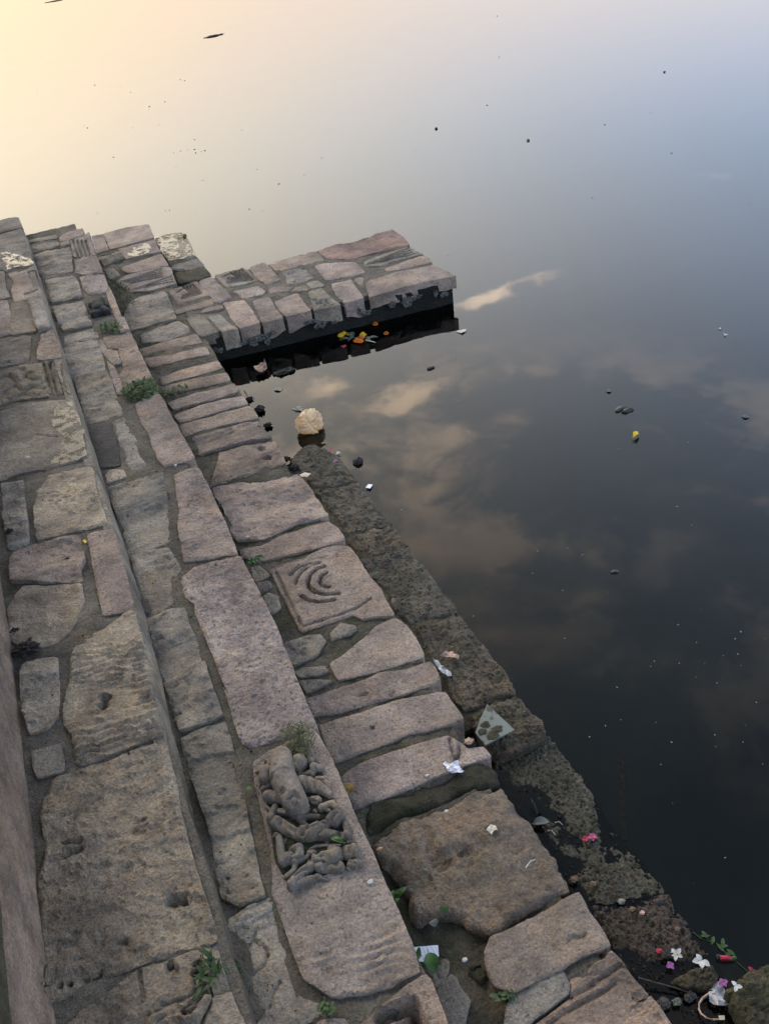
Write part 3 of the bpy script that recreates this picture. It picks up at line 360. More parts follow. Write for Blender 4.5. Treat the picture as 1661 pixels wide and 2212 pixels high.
('j19', 0.018, 0.01, [(1.1702, 3.8759), (1.1743, 3.8096)]),
('c10', 0.004, 0.012, [(0.035, 0.7925), (0.0429, 0.7828)]),
('c10', 0.004, 0.012, [(0.0349, 0.816), (0.0482, 0.8124)]),
('b15', 0.006, 0.006, [(-0.053, 0.9211), (-0.0672, 0.9032), (-0.0788, 0.8936), (-0.0862, 0.8731)]),
('b15', 0.006, 0.006, [(-0.0481, 0.8661), (-0.0575, 0.8499), (-0.0819, 0.8444)]),
('b15', 0.006, 0.006, [(-0.0425, 0.8076), (-0.0617, 0.7916), (-0.0726, 0.7748)]),
('b15', 0.006, 0.006, [(-0.0621, 0.9006), (-0.0485, 0.8785), (-0.0468, 0.8655)]),
('b13', 0.006, 0.012, [(-0.0354, 1.7463), (-0.0154, 1.7471), (0.0082, 1.7459)]),
('b13', 0.005, 0.005, [(-0.0679, 1.7795), (-0.0469, 1.766)]),
('b13', 0.005, 0.005, [(-0.0322, 1.5913), (0.0076, 1.6298)]),
('d18', 0.005, 0.005, [(0.2694, 2.4781), (0.3359, 2.486), (0.4094, 2.4608), (0.4392, 2.4183)]),
('d18', 0.005, 0.005, [(0.3716, 2.5335), (0.431, 2.5478)]),
('d18', 0.005, 0.005, [(0.4091, 2.3747), (0.4498, 2.3688)]),
('d17', 0.02, 0.014, [(0.4952, 2.7921), (0.5011, 2.7825)]),
('d17', 0.02, 0.014, [(0.4969, 2.7221), (0.5051, 2.7113)]),
('d28', 0.006, 0.008, [(0.37, 1.5066), (0.3928, 1.4999)]),
('d28', 0.006, 0.008, [(0.4453, 1.4627), (0.4562, 1.4681)]),
]
FIGS={
'deity':[[(0.1136, 1.2482, 0.0205), (0.1031, 1.2195, 0.0242), (0.0981, 1.192, 0.0263), (0.1005, 1.1628, 0.0246), (0.1025, 1.1224, 0.0237)], [(0.0694, 1.2325, 0.0168), (0.063, 1.22, 0.0148)], [(0.0569, 1.1764, 0.014), (0.0663, 1.1669, 0.0125), (0.0825, 1.1554, 0.0086)], [(0.1051, 1.2676, 0.0111), (0.0919, 1.263, 0.008), (0.0817, 1.2552, 0.0065), (0.066, 1.2505, 0.0065), (0.0533, 1.2507, 0.0055)], [(0.0519, 1.2006, 0.0078), (0.0674, 1.2019, 0.0083), (0.0799, 1.2015, 0.0083), (0.1003, 1.2018, 0.0069), (0.1253, 1.1928, 0.0064)], [(0.0838, 1.1901, 0.0063), (0.0864, 1.1825, 0.0039)], [(0.0889, 1.2174, 0.0064), (0.0845, 1.2118, 0.0049)], [(0.0865, 1.2461, 0.005), (0.0812, 1.2457, 0.005)], [(0.1422, 1.2231, 0.0178), (0.1339, 1.2178, 0.0148)], [(0.1731, 1.2515, 0.0065), (0.1721, 1.2303, 0.0085), (0.1671, 1.2198, 0.0089)], [(0.1582, 1.2278, 0.005), (0.162, 1.2274, 0.004)], [(0.1688, 1.1993, 0.0113), (0.1802, 1.1949, 0.0074)], [(0.1579, 1.1905, 0.0088), (0.1466, 1.1949, 0.0064)], [(0.1359, 1.1974, 0.0078), (0.1346, 1.1901, 0.0068)], [(0.1329, 1.1705, 0.016), (0.147, 1.16, 0.0155), (0.1584, 1.1493, 0.0135), (0.1666, 1.1373, 0.0105), (0.1749, 1.1222, 0.0081)], [(0.1741, 1.1645, 0.0053), (0.1809, 1.1483, 0.0063), (0.1802, 1.1363, 0.0048)], [(0.1644, 1.1728, 0.0058), (0.1773, 1.166, 0.0058)], [(0.1787, 1.2268, 0.0055), (0.1802, 1.2128, 0.005)], [(0.1326, 1.1337, 0.0072), (0.1441, 1.1307, 0.0086), (0.1502, 1.12, 0.0066)], [(0.1362, 1.1228, 0.0043), (0.1437, 1.1158, 0.0043)], [(0.1475, 1.0989, 0.008), (0.1596, 1.1015, 0.0071), (0.1721, 1.098, 0.008), (0.1755, 1.0873, 0.007), (0.1737, 1.0793, 0.0047)], [(0.1484, 1.1014, 0.0042), (0.1612, 1.0858, 0.0052)], [(0.1331, 1.1005, 0.0052), (0.1343, 1.0969, 0.0038)], [(0.0812, 1.1365, 0.0062), (0.0846, 1.1318, 0.0052)], [(0.0652, 1.1329, 0.0071), (0.077, 1.1238, 0.008)], [(0.0512, 1.223, 0.0044), (0.0419, 1.209, 0.0039), (0.0435, 1.1896, 0.0039), (0.0439, 1.159, 0.0043), (0.05, 1.1468, 0.0038)], [(0.1465, 1.2776, 0.0076), (0.1597, 1.2774, 0.0091), (0.1748, 1.2676, 0.0076)], [(0.1493, 1.2626, 0.005), (0.1616, 1.2526, 0.005)]],
'attendant':[[(0.1588, 1.0565, 0.0152), (0.1662, 1.0599, 0.0153)], [(0.1746, 1.0657, 0.0102), (0.1764, 1.0575, 0.0093)], [(0.1414, 1.0527, 0.0106), (0.1246, 1.05, 0.0142), (0.1077, 1.0503, 0.0151), (0.093, 1.0565, 0.0156), (0.0808, 1.0628, 0.012)], [(0.0779, 1.0685, 0.0115), (0.0647, 1.0867, 0.013), (0.0517, 1.1063, 0.0136), (0.0447, 1.1186, 0.0113)], [(0.0434, 1.1222, 0.0099), (0.0528, 1.1364, 0.009), (0.0601, 1.146, 0.0081)], [(0.134, 1.0824, 0.007), (0.1174, 1.0911, 0.0075), (0.0985, 1.0965, 0.008)], [(0.097, 1.0959, 0.008), (0.1031, 1.0782, 0.007), (0.1108, 1.0657, 0.0065)], [(0.112, 1.0622, 0.0074), (0.1236, 1.0605, 0.0069)], [(0.1247, 1.067, 0.0028), (0.1285, 1.0708, 0.0019)], [(0.128, 1.0625, 0.0028), (0.1324, 1.0645, 0.0019)], [(0.122, 1.0429, 0.0119), (0.1378, 1.0333, 0.011), (0.1552, 1.0216, 0.01), (0.1709, 1.0121, 0.0086)], [(0.1744, 1.0117, 0.0086), (0.1774, 1.0255, 0.0082), (0.179, 1.0389, 0.0078)], [(0.1369, 1.0636, 0.006), (0.1463, 1.0559, 0.0065)], [(0.1581, 1.0104, 0.0045), (0.1628, 1.0038, 0.0036)], [(0.1708, 0.9997, 0.0059), (0.1788, 0.9955, 0.0045)]],
'seated':[[(0.1604, 0.9764, 0.0138), (0.1692, 0.9746, 0.0134)], [(0.1769, 0.9788, 0.008), (0.1745, 0.9639, 0.008)], [(0.1564, 0.9545, 0.0084), (0.1624, 0.9488, 0.0088)], [(0.1716, 0.9481, 0.0075), (0.163, 0.9591, 0.0075)], [(0.1491, 0.9478, 0.0053), (0.1515, 0.957, 0.0044)], [(0.1398, 0.9816, 0.0147), (0.1273, 0.98, 0.0147), (0.1123, 0.9904, 0.0116), (0.0967, 0.993, 0.0098)], [(0.1341, 0.9967, 0.0103), (0.1365, 0.9968, 0.009)], [(0.1284, 0.9768, 0.0129), (0.1313, 0.978, 0.012)], [(0.1348, 0.9564, 0.011), (0.1206, 0.9623, 0.0102), (0.1044, 0.9693, 0.0097), (0.0961, 0.9722, 0.0088)], [(0.097, 0.9744, 0.0093), (0.0979, 0.9898, 0.0085), (0.0988, 1.0054, 0.0076)], [(0.098, 1.0098, 0.0072), (0.0904, 1.0151, 0.0059)], [(0.0957, 1.0232, 0.0036), (0.1078, 1.0238, 0.0041), (0.1224, 1.0177, 0.0041), (0.1385, 1.0094, 0.0041), (0.153, 1.0034, 0.0032)], [(0.0445, 1.0802, 0.0065), (0.046, 1.0738, 0.0078), (0.0426, 1.056, 0.0087), (0.0385, 1.0363, 0.0095), (0.0372, 1.0181, 0.0108)], [(0.0425, 1.0854, 0.0056), (0.0352, 1.0849, 0.0032)], [(0.0372, 1.0181, 0.0103), (0.0518, 1.0267, 0.0099), (0.0674, 1.0378, 0.0077)], [(0.0751, 1.0325, 0.0104), (0.0717, 1.0192, 0.0099), (0.0603, 1.017, 0.0081)], [(0.0476, 1.0141, 0.0076), (0.062, 1.0081, 0.0076), (0.0784, 1.0078, 0.0054), (0.0888, 1.0105, 0.005)], [(0.0557, 1.0034, 0.0067), (0.0499, 0.9932, 0.0062), (0.0343, 0.9881, 0.0062), (0.0296, 0.9879, 0.0049)], [(0.0839, 0.9837, 0.0102), (0.0662, 0.9796, 0.0102), (0.0478, 0.9734, 0.0097), (0.0355, 0.9643, 0.0096)], [(0.0358, 0.9617, 0.0096), (0.0546, 0.9597, 0.0092), (0.0753, 0.9595, 0.0075), (0.0862, 0.9578, 0.0061)], [(0.0886, 0.9578, 0.007), (0.0976, 0.9507, 0.0053), (0.1065, 0.9436, 0.0031)], [(0.0819, 0.9979, 0.004), (0.0855, 1.0014, 0.0031)]],
}
FLINES=[
('deity', 0.006, 0.004, [(0.121, 1.1972), (0.1266, 1.1911), (0.1354, 1.1944)]),
('deity', 0.006, 0.004, [(0.1442, 1.1724), (0.1397, 1.156), (0.1343, 1.1373)]),
('deity', 0.006, 0.004, [(0.156, 1.1661), (0.1524, 1.1493), (0.1426, 1.136)]),
('deity', 0.006, 0.004, [(0.1594, 1.1581), (0.1557, 1.1445), (0.1474, 1.132)]),
('deity', 0.006, 0.004, [(0.0507, 1.1904), (0.0644, 1.1863), (0.0764, 1.1924)]),
('deity', 0.005, 0.003, [(0.0962, 1.1242), (0.1038, 1.1247), (0.1068, 1.1157), (0.1013, 1.1068), (0.0928, 1.1068), (0.0907, 1.1152), (0.0962, 1.1242)]),
('deity', 0.005, 0.003, [(0.0891, 1.1249), (0.106, 1.131), (0.1121, 1.1129)]),
('deity', 0.006, 0.003, [(0.1682, 1.1931), (0.17, 1.1873), (0.1664, 1.1844), (0.1646, 1.1901), (0.1682, 1.1931)]),
('deity', 0.006, 0.003, [(0.0828, 1.1507), (0.0868, 1.1516), (0.0883, 1.1448), (0.0832, 1.1429)]),
('attendant', 0.006, 0.004, [(0.0571, 1.1021), (0.0527, 1.0887), (0.0549, 1.0734)]),
('attendant', 0.006, 0.004, [(0.0613, 1.1), (0.0589, 1.0855), (0.059, 1.0713)]),
('attendant', 0.005, 0.003, [(0.0662, 1.0931), (0.0692, 1.0801), (0.079, 1.0666)]),
('attendant', 0.006, 0.004, [(0.086, 1.0658), (0.0788, 1.0554), (0.0798, 1.041)]),
('attendant', 0.006, 0.004, [(0.1287, 1.0437), (0.1123, 1.0382), (0.094, 1.0338)]),
('attendant', 0.006, 0.004, [(0.1573, 1.0233), (0.1521, 1.0066)]),
('attendant', 0.006, 0.004, [(0.1614, 1.0212), (0.1561, 1.0045)]),
('attendant', 0.012, 0.006, [(0.091, 1.0525), (0.0917, 1.051)]),
('attendant', 0.006, 0.004, [(0.1118, 1.0637), (0.1043, 1.0563)]),
('attendant', 0.006, 0.005, [(0.172, 1.0612), (0.163, 1.0572), (0.1544, 1.0474)]),
('seated', 0.006, 0.004, [(0.0986, 1.0068), (0.103, 0.9992)]),
('seated', 0.006, 0.004, [(0.1086, 0.9698), (0.1039, 0.954)]),
('seated', 0.006, 0.004, [(0.1149, 0.9679), (0.1097, 0.951)]),
('seated', 0.006, 0.004, [(0.1512, 0.9826), (0.1479, 0.9682), (0.1503, 0.9563)]),
('seated', 0.006, 0.004, [(0.0541, 1.0351), (0.0634, 1.0276)]),
('seated', 0.005, 0.003, [(0.0485, 0.9771), (0.0634, 0.9799), (0.0826, 0.9753)]),
('seated', 0.005, 0.005, [(0.1688, 0.9789), (0.1623, 0.9688), (0.1619, 0.9557)]),
('seated', 0.006, 0.004, [(0.1045, 0.9904), (0.1132, 0.9886), (0.1198, 0.9746), (0.1302, 0.9588)]),
]

# ------------------------------------------------------------------ materials
def newmat(name):
    m = bpy.data.materials.new(name); m.use_nodes = True
    nt = m.node_tree; nt.nodes.clear()
    out = nd(nt, 'ShaderNodeOutputMaterial')
    return m, nt, out
def stone_mat(name, stain=.5, speck=.35, bump=1., streak=.5, lime=.2, moss=0., rough=.88, stain_col=(.05, .046, .040), tex=1., wetmask=None):
    m, nt, out = newmat(name)
    P = nd(nt, 'ShaderNodeNewGeometry').outputs['Position']
    oi = nd(nt, 'ShaderNodeObjectInfo'); rnd = oi.outputs['Random']
    off = nd(nt, 'ShaderNodeCombineXYZ', i0=math_(nt, 'MULTIPLY', rnd, 37.), i1=math_(nt, 'MULTIPLY', rnd, 91.), i2=math_(nt, 'MULTIPLY', rnd, 13.)).outputs[0]
    V = nd(nt, 'ShaderNodeVectorMath', _operation='ADD', i0=P, i1=off).outputs[0]
    ang = math_(nt, 'MULTIPLY', math_(nt, 'SUBTRACT', rnd, .45), 1.3)
    rot = nd(nt, 'ShaderNodeVectorRotate', _rotation_type='Z_AXIS', Vector=V, Angle=ang).outputs[0]
    sv = nd(nt, 'ShaderNodeVectorMath', _operation='MULTIPLY', i0=rot, i1=(.28, 1.25, 1.)).outputs[0]
    def nz(vec, sc, det=5., rg=.55, dist=0.): return nd(nt, 'ShaderNodeTexNoise', Vector=vec, Scale=sc * tex, Detail=det, Roughness=rg, Distortion=dist).outputs['Fac']
    base = oi.outputs['Color']
    big = nz(V, 4.5, 6.)
    c = mixc(nt, ramp(nt, big, .3, .7), mixc(nt, 1., base, (.70, .69, .70), 'MULTIPLY'), mixc(nt, 1., base, (1.22, 1.2, 1.16), 'MULTIPLY'))
    blot = nz(V, 14., 7., .66, .15)
    c = mixc(nt, ramp(nt, blot, .35, .62), mixc(nt, 1., c, (.76, .75, .76), 'MULTIPLY'), mixc(nt, 1., c, (1.13, 1.12, 1.1), 'MULTIPLY'))
    hue = nz(V, 7.5, 4.)
    c = mixc(nt, ramp(nt, hue, .45, .72, 0., .45), c, mixc(nt, 1., c, (1.14, 1.0, .78), 'MULTIPLY'))
    hue2 = nz(sv, 9., 5.)
    c = mixc(nt, ramp(nt, hue2, .5, .75, 0., .5), c, mixc(nt, 1., c, (.86, .92, 1.02), 'MULTIPLY'))
    st = nz(sv, 16., 8., .62)
    c = mixc(nt, ramp(nt, st, .36, .5, streak * .6, 0.), c, mixc(nt, 1., c, (.55, .54, .55), 'MULTIPLY'))
    grain = nz(V, 170., 3., .7)
    c = mixc(nt, 1., c, mixc(nt, ramp(nt, grain, .3, .7), (.74, .74, .74), (1.24, 1.24, 1.24)), 'MULTIPLY')
    sp = nz(V, 95., 2., .5)
    c = mixc(nt, ramp(nt, math_(nt, 'MULTIPLY_ADD', big, .12, sp), .66, .76, 0., speck), c, (.045, .04, .038))
    alg = nz(V, 3.2, 8., .66)
    c = mixc(nt, math_(nt, 'MULTIPLY', ramp(nt, alg, .48, .70, 0., stain), math_(nt, 'MULTIPLY_ADD', math_(nt, 'FRACT', math_(nt, 'MULTIPLY', rnd, 7.3)), 1.1, .4), clamp=True), c, stain_col)
    lm = nz(V, 11., 7., .7)
    c = mixc(nt, ramp(nt, lm, .66, .74, 0., lime), c, (.36, .34, .30))
    if moss:
        ms = nz(V, 5.5, 8., .68)
        c = mixc(nt, ramp(nt, ms, .46, .60, 0., moss), c, (.038, .042, .016))
    r1 = math_(nt, 'FRACT', math_(nt, 'MULTIPLY', rnd, 5.13)); r2 = math_(nt, 'FRACT', math_(nt, 'MULTIPLY', rnd, 11.7))
    c = mixc(nt, math_(nt, 'MULTIPLY', r1, .4), c, mixc(nt, 1., c, (1.07, 1.0, .84), 'MULTIPLY'))
    c = mixc(nt, math_(nt, 'MULTIPLY', r2, .5), c, mixc(nt, 1., c, (.88, .95, .98), 'MULTIPLY'))
    # every stone is a little lighter or darker than its neighbours
    c = mixc(nt, 1., c, nd(nt, 'ShaderNodeCombineXYZ', i0=math_(nt, 'MULTIPLY_ADD', rnd, .26, .87), i1=math_(nt, 'MULTIPLY_ADD', rnd, .26, .87), i2=math_(nt, 'MULTIPLY_ADD', rnd, .30, .85)).outputs[0], 'MULTIPLY')
    h = math_(nt, 'MULTIPLY_ADD', nz(V, 60., 8., .65), .9, math_(nt, 'MULTIPLY', st, .55 * streak * 2))
    h = math_(nt, 'MULTIPLY_ADD', nz(V, 260., 3., .6), .28, h)
    vor = nd(nt, 'ShaderNodeTexVoronoi', Vector=V, Scale=55. * tex).outputs['Distance']
    h = math_(nt, 'MULTIPLY_ADD', ramp(nt, vor, .0, .32), .10, h)
    bm = nd(nt, 'ShaderNodeBump', Height=h, Strength=1., Distance=.016 * bump)
    b = nd(nt, 'ShaderNodeBsdfPrincipled', **{'Base Color': c, 'Roughness': rough, 'Specular IOR Level': .3, 'Normal': bm.outputs[0]})
    nt.links.new(b.outputs[0], out.inputs[0])
    return m
MAT = {}
MAT['smooth'] = stone_mat('sandstone_dressed', stain=.35, speck=.5, streak=.25)
MAT['flake'] = stone_mat('sandstone_split', stain=.5, speck=.25, streak=.9, bump=.9)
MAT['rough'] = stone_mat('sandstone_weathered', stain=.6, speck=.3, bump=1.4, streak=.5, lime=.3)
MAT['ripple'] = stone_mat('sandstone_rippled', stain=.4, speck=.3, bump=1.1, streak=.6)
MAT['granite'] = stone_mat('granite_pecked', stain=.15, speck=.65, bump=1.7, streak=.2, lime=.35)
MAT['boulder'] = stone_mat('sandstone_boulder', stain=.6, speck=.35, bump=1.7, streak=.4, lime=.15, moss=.25)
MAT['mortar'] = stone_mat('lime_mortar', stain=.55, speck=.5, bump=1.3, streak=0., lime=.12, moss=.25)
MAT['soil'] = stone_mat('mossy_joint_soil', stain=.4, speck=.4, bump=1.8, streak=0., lime=.1, moss=.65)
MAT['moss'] = stone_mat('mossy_rock', stain=.5, speck=.3, bump=1.6, streak=.2, lime=.06, moss=.8)
MAT['mud'] = stone_mat('muddy_stone', stain=.75, speck=.45, bump=2.2, streak=.5, lime=.2, moss=.35, rough=.7, stain_col=(.022, .021, .016))
MAT['silt'] = stone_mat('wet_silt', stain=.7, speck=.3, bump=1.6, streak=0., lime=.02, moss=.4, rough=.45, stain_col=(.016, .015, .012))
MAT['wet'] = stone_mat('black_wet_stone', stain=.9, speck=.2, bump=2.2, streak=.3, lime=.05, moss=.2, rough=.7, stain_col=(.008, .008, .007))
MAT['sculpt'] = stone_mat('carved_sandstone', stain=.3, speck=.1, bump=.22, streak=.1, lime=.1)
MAT['plaster'] = stone_mat('weathered_plaster', stain=.45, speck=.3, bump=1.0, streak=1.0, lime=.5)

def water_mat():
    m, nt, out = newmat('pond_water')
    P = nd(nt, 'ShaderNodeNewGeometry').outputs['Position']
    a = nd(nt, 'ShaderNodeVectorRotate', _rotation_type='Z_AXIS', Vector=P, Angle=R(-8)).outputs[0]
    a = nd(nt, 'ShaderNodeVectorMath', _operation='MULTIPLY', i0=a, i1=(.32, 1.9, 1.)).outputs[0]
    n1 = nd(nt, 'ShaderNodeTexNoise', Vector=a, Scale=1.0, Detail=2., Roughness=.45).outputs['Fac']
    n2 = nd(nt, 'ShaderNodeTexNoise', Vector=a, Scale=3.2, Detail=1., Roughness=.4).outputs['Fac']
    calm = nd(nt, 'ShaderNodeTexNoise', Vector=P, Scale=.12, Detail=2.).outputs['Fac']
    h = math_(nt, 'MULTIPLY_ADD', n2, .06, n1)
    h = math_(nt, 'MULTIPLY', h, ramp(nt, calm, .35, .65, .5, 1.2))
    bm = nd(nt, 'ShaderNodeBump', Height=h, Strength=.3, Distance=.0045)
    fr = nd(nt, 'ShaderNodeFresnel', IOR=1.36, Normal=bm.outputs[0]).outputs[0]
    gl = nd(nt, 'ShaderNodeBsdfGlossy', Color=(1, 1, 1, 1), Roughness=.012, Normal=bm.outputs[0])
    tr = nd(nt, 'ShaderNodeBsdfTransparent', Color=(.60, .61, .54, 1))
    mx = nd(nt, 'ShaderNodeMixShader', i0=fr, i1=tr.outputs[0], i2=gl.outputs[0])
    nt.links.new(mx.outputs[0], out.inputs[0])
    return m
MAT['water'] = water_mat()
def flat_mat(name, col, rough=.7, var=.25, scale=60., trans=0., spec=.4, bump=.4, sub=None):
    m, nt, out = newmat(name)
    P = nd(nt, 'ShaderNodeNewGeometry').outputs['Position']
    n = nd(nt, 'ShaderNodeTexNoise', Vector=P, Scale=scale, Detail=5., Roughness=.6).outputs['Fac']
    c = mixc(nt, ramp(nt, n, .3, .7), tuple(x * (1 - var) for x in col), tuple(min(1, x * (1 + var)) for x in col))
    if sub: c = mixc(nt, ramp(nt, nd(nt, 'ShaderNodeTexNoise', Vector=P, Scale=scale * .5, Detail=6.).outputs['Fac'], .5, .62), c, sub)
    bm = nd(nt, 'ShaderNodeBump', Height=n, Strength=bump, Distance=.002)
    b = nd(nt, 'ShaderNodeBsdfPrincipled', **{'Base Color': c, 'Roughness': rough, 'Specular IOR Level': spec, 'Normal': bm.outputs[0]})
    sh = b.outputs[0]
    if trans:
        tl = nd(nt, 'ShaderNodeBsdfTranslucent', Color=c, Normal=bm.outputs[0])
        sh = nd(nt, 'ShaderNodeMixShader', i0=trans, i1=sh, i2=tl.outputs[0]).outputs[0]
    nt.links.new(sh, out.inputs[0])
    return m
MAT['bed'] = flat_mat('pond_mud', (.064, .070, .062), .9, .3, 1.5)
MAT['leaf'] = flat_mat('green_leaf', (.055, .13, .028), .5, .35, 40., .3)
MAT['weed'] = flat_mat('weed_leaf', (.045, .085, .025), .6, .4, 40., .25)
MAT['grass'] = flat_mat('cut_grass', (.075, .085, .035), .7, .4, 40., .2)
MAT['dryleaf'] = flat_mat('dry_leaf', (.30, .20, .055), .6, .4, 90., .25, sub=(.12, .07, .03))
MAT['deadleaf'] = flat_mat('dead_leaf', (.13, .085, .05), .7, .4, 90., .1)
MAT['greyleaf'] = flat_mat('soaked_leaf', (.075, .085, .07), .5, .3, 60.)
MAT['paper'] = flat_mat('paper_scrap', (.72, .73, .76), .6, .06, 30.)
MAT['foil'] = flat_mat('crumpled_foil', (.55, .54, .58), .3, .35, 120., spec=.9)
MAT['wrapper'] = flat_mat('wrapper_film', (.36, .36, .37), .25, .4, 70., spec=.8)
MAT['beigewrap'] = flat_mat('faded_wrapper', (.42, .27, .20), .45, .35, 70.)
MAT['brownwrap'] = flat_mat('brown_wrapper', (.30, .19, .12), .45, .5, 40., sub=(.08, .05, .035))
MAT['bag'] = flat_mat('plastic_bag', (.80, .64, .42), .22, .16, 18., .55, .7, .3)
MAT['yellow'] = flat_mat('marigold_yellow', (.75, .50, .03), .7, .25, 200., .2)
MAT['orange'] = flat_mat('marigold_orange', (.75, .22, .015), .7, .3, 200., .2)
MAT['pink'] = flat_mat('pink_petal', (.55, .10, .24), .6, .25, 150., .3)
MAT['red'] = flat_mat('red_petal', (.42, .025, .06), .6, .3, 150., .2)
MAT['purple'] = flat_mat('purple_petal', (.35, .12, .33), .6, .25, 150., .3)
MAT['white'] = flat_mat('white_petal', (.62, .62, .59), .6, .06, 150., .3)
MAT['straw'] = flat_mat('pale_straw', (.42, .38, .30), .7, .25, 200.)
MAT['husk'] = flat_mat('floating_husk', (.25, .245, .21), .7, .3, 200.)
MAT['dark'] = flat_mat('dark_rot', (.018, .015, .012), .8, .4, 120., bump=1.)
MAT['twig'] = flat_mat('twig_bark', (.055, .042, .03), .8, .4, 150.)
MAT['scum'] = flat_mat('pond_scum', (.24, .23, .18), .8, .4, 160., bump=1., sub=(.10, .09, .07))
MAT['crust'] = flat_mat('lime_crust', (.10, .096, .088), .9, .6, 160., bump=1.5, sub=(.03, .03, .028))
MAT['butt'] = flat_mat('cigarette_paper', (.50, .30, .13), .7, .2, 150.)
MAT['cream'] = flat_mat('cream_scrap', (.55, .48, .38), .6, .25, 90.)
MAT['seed'] = flat_mat('dark_seed', (.03, .028, .022), .5, .4, 100.)
MAT['olive'] = flat_mat('green_fruit', (.10, .11, .02), .5, .4, 80.)
def glass_mat():
    m, nt, out = newmat('dirty_glass')
    P = nd(nt, 'ShaderNodeNewGeometry').outputs['Position']
    n = nd(nt, 'ShaderNodeTexNoise', Vector=P, Scale=26., Detail=7., Roughness=.7).outputs['Fac']
    n2 = nd(nt, 'ShaderNodeTexNoise', Vector=P, Scale=150., Detail=3.).outputs['Fac']
    c = mixc(nt, ramp(nt, n, .55, .63), mixc(nt, n2, (.15, .17, .145), (.24, .26, .225)), (.075, .07, .045))
    b = nd(nt, 'ShaderNodeBsdfPrincipled', **{'Base Color': c, 'Roughness': .32, 'Specular IOR Level': .6})
    t = nd(nt, 'ShaderNodeBsdfTransparent', Color=(.78, .86, .78, 1))
    mx = nd(nt, 'ShaderNodeMixShader', i0=.22, i1=b.outputs[0], i2=t.outputs[0])
    nt.links.new(mx.outputs[0], out.inputs[0]); return m
MAT['glass'] = glass_mat()
def note_mat():
    m, nt, out = newmat('ruled_paper')
    P = nd(nt, 'ShaderNodeTexCoord').outputs['Object']
    w = nd(nt, 'ShaderNodeTexWave', Vector=P, Scale=38., Distortion=.3, Detail=1.).outputs['Fac']
    n = nd(nt, 'ShaderNodeTexNoise', Vector=P, Scale=40., Detail=4.).outputs['Fac']
    c = mixc(nt, ramp(nt, w, .75, .95, 0., .55), (.62, .66, .74), (.36, .42, .55))
    c = mixc(nt, ramp(nt, n, .45, .7, 0., .3), c, (.5, .52, .55))
    b = nd(nt, 'ShaderNodeBsdfPrincipled', **{'Base Color': c, 'Roughness': .7})
    nt.links.new(b.outputs[0], out.inputs[0]); return m
MAT['note'] = note_mat()
COL = {'pink': (.318, .252, .209), 'tan': (.355, .295, .226), 'grey': (.275, .240, .198), 'granite': (.385, .318, .278), 'slabpink': (.285, .240, .218), 'brown': (.275, .213, .165), 'mud': (.145, .127, .096),
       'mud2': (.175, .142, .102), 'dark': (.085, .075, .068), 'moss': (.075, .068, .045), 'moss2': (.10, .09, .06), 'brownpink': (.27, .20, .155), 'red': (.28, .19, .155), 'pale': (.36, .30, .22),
       'silt': (.125, .116, .088), 'siltbrown': (.11, .082, .066), 'mossrock': (.12, .105, .055), 'mudrock': (.12, .095, .065), 'mortar': (.150, .132, .110), 'soil': (.145, .124, .092), 'sculpt': (.150, .128, .108), 'wet': (.02, .02, .018), 'plaster': (.24, .187, .152)}

# ------------------------------------------------------------------ object helpers
def props(o, label=None, cat=None, group=None, kind=None):
    if label: o['label'] = label
    if cat: o['category'] = cat
    if group: o['group'] = group
    if kind: o['kind'] = kind
    return o
def link(name, verts, faces, mat, parent=None, color=None, smooth=True, origin=None):
    me = bpy.data.meshes.new(name)
    if origin is None and len(verts): origin = np.array(verts).mean(axis=0)
    v = np.array(verts) - origin
    me.from_pydata([tuple(map(float, p)) for p in v], [], faces)
    if smooth: me.polygons.foreach_set('use_smooth', [True] * len(me.polygons)); me.set_sharp_from_angle(angle=R(34))
    me.materials.append(MAT[mat] if isinstance(mat, str) else mat)
    o = bpy.data.objects.new(name, me); C.objects.link(o)
    o.location = origin
    if parent:
        o.parent = parent; o.matrix_parent_inverse = parent_world(parent).inverted()
    if color: o.color = (*color, 1)
    return o
def parent_world(p):
    m = Matrix.Translation(p.location) @ p.rotation_euler.to_matrix().to_4x4()
    if p.parent: m = parent_world(p.parent) @ p.matrix_parent_inverse @ m
    return m
def empty(name, loc):
    o = bpy.data.objects.new(name, None); C.objects.link(o); o.location = loc; o.empty_display_size = .05
    return o
def fb(x, y, z, s, oc=4, H=.9):
    return noise.fractal((x * s, y * s, z), H, 2.1, oc, noise_basis='PERLIN_ORIGINAL')
FE = {}
for st_, dep_, w_, pl_ in FEAT: FE.setdefault(st_, []).append((dep_, w_, np.array(pl_)))
def seg_dist(P, a, b):
    ab = b - a; t = np.clip(((P - a) @ ab) / max(ab @ ab, 1e-12), 0, 1)
    return np.hypot(*(P - a - t[:, None] * ab).T)
def poly_dist(P, poly, closed=True):
    d = np.full(len(P), 9.)
    n = len(poly)
    for i in range(n if closed else n - 1): d = np.minimum(d, seg_dist(P, poly[i], poly[(i + 1) % n]))
    return d
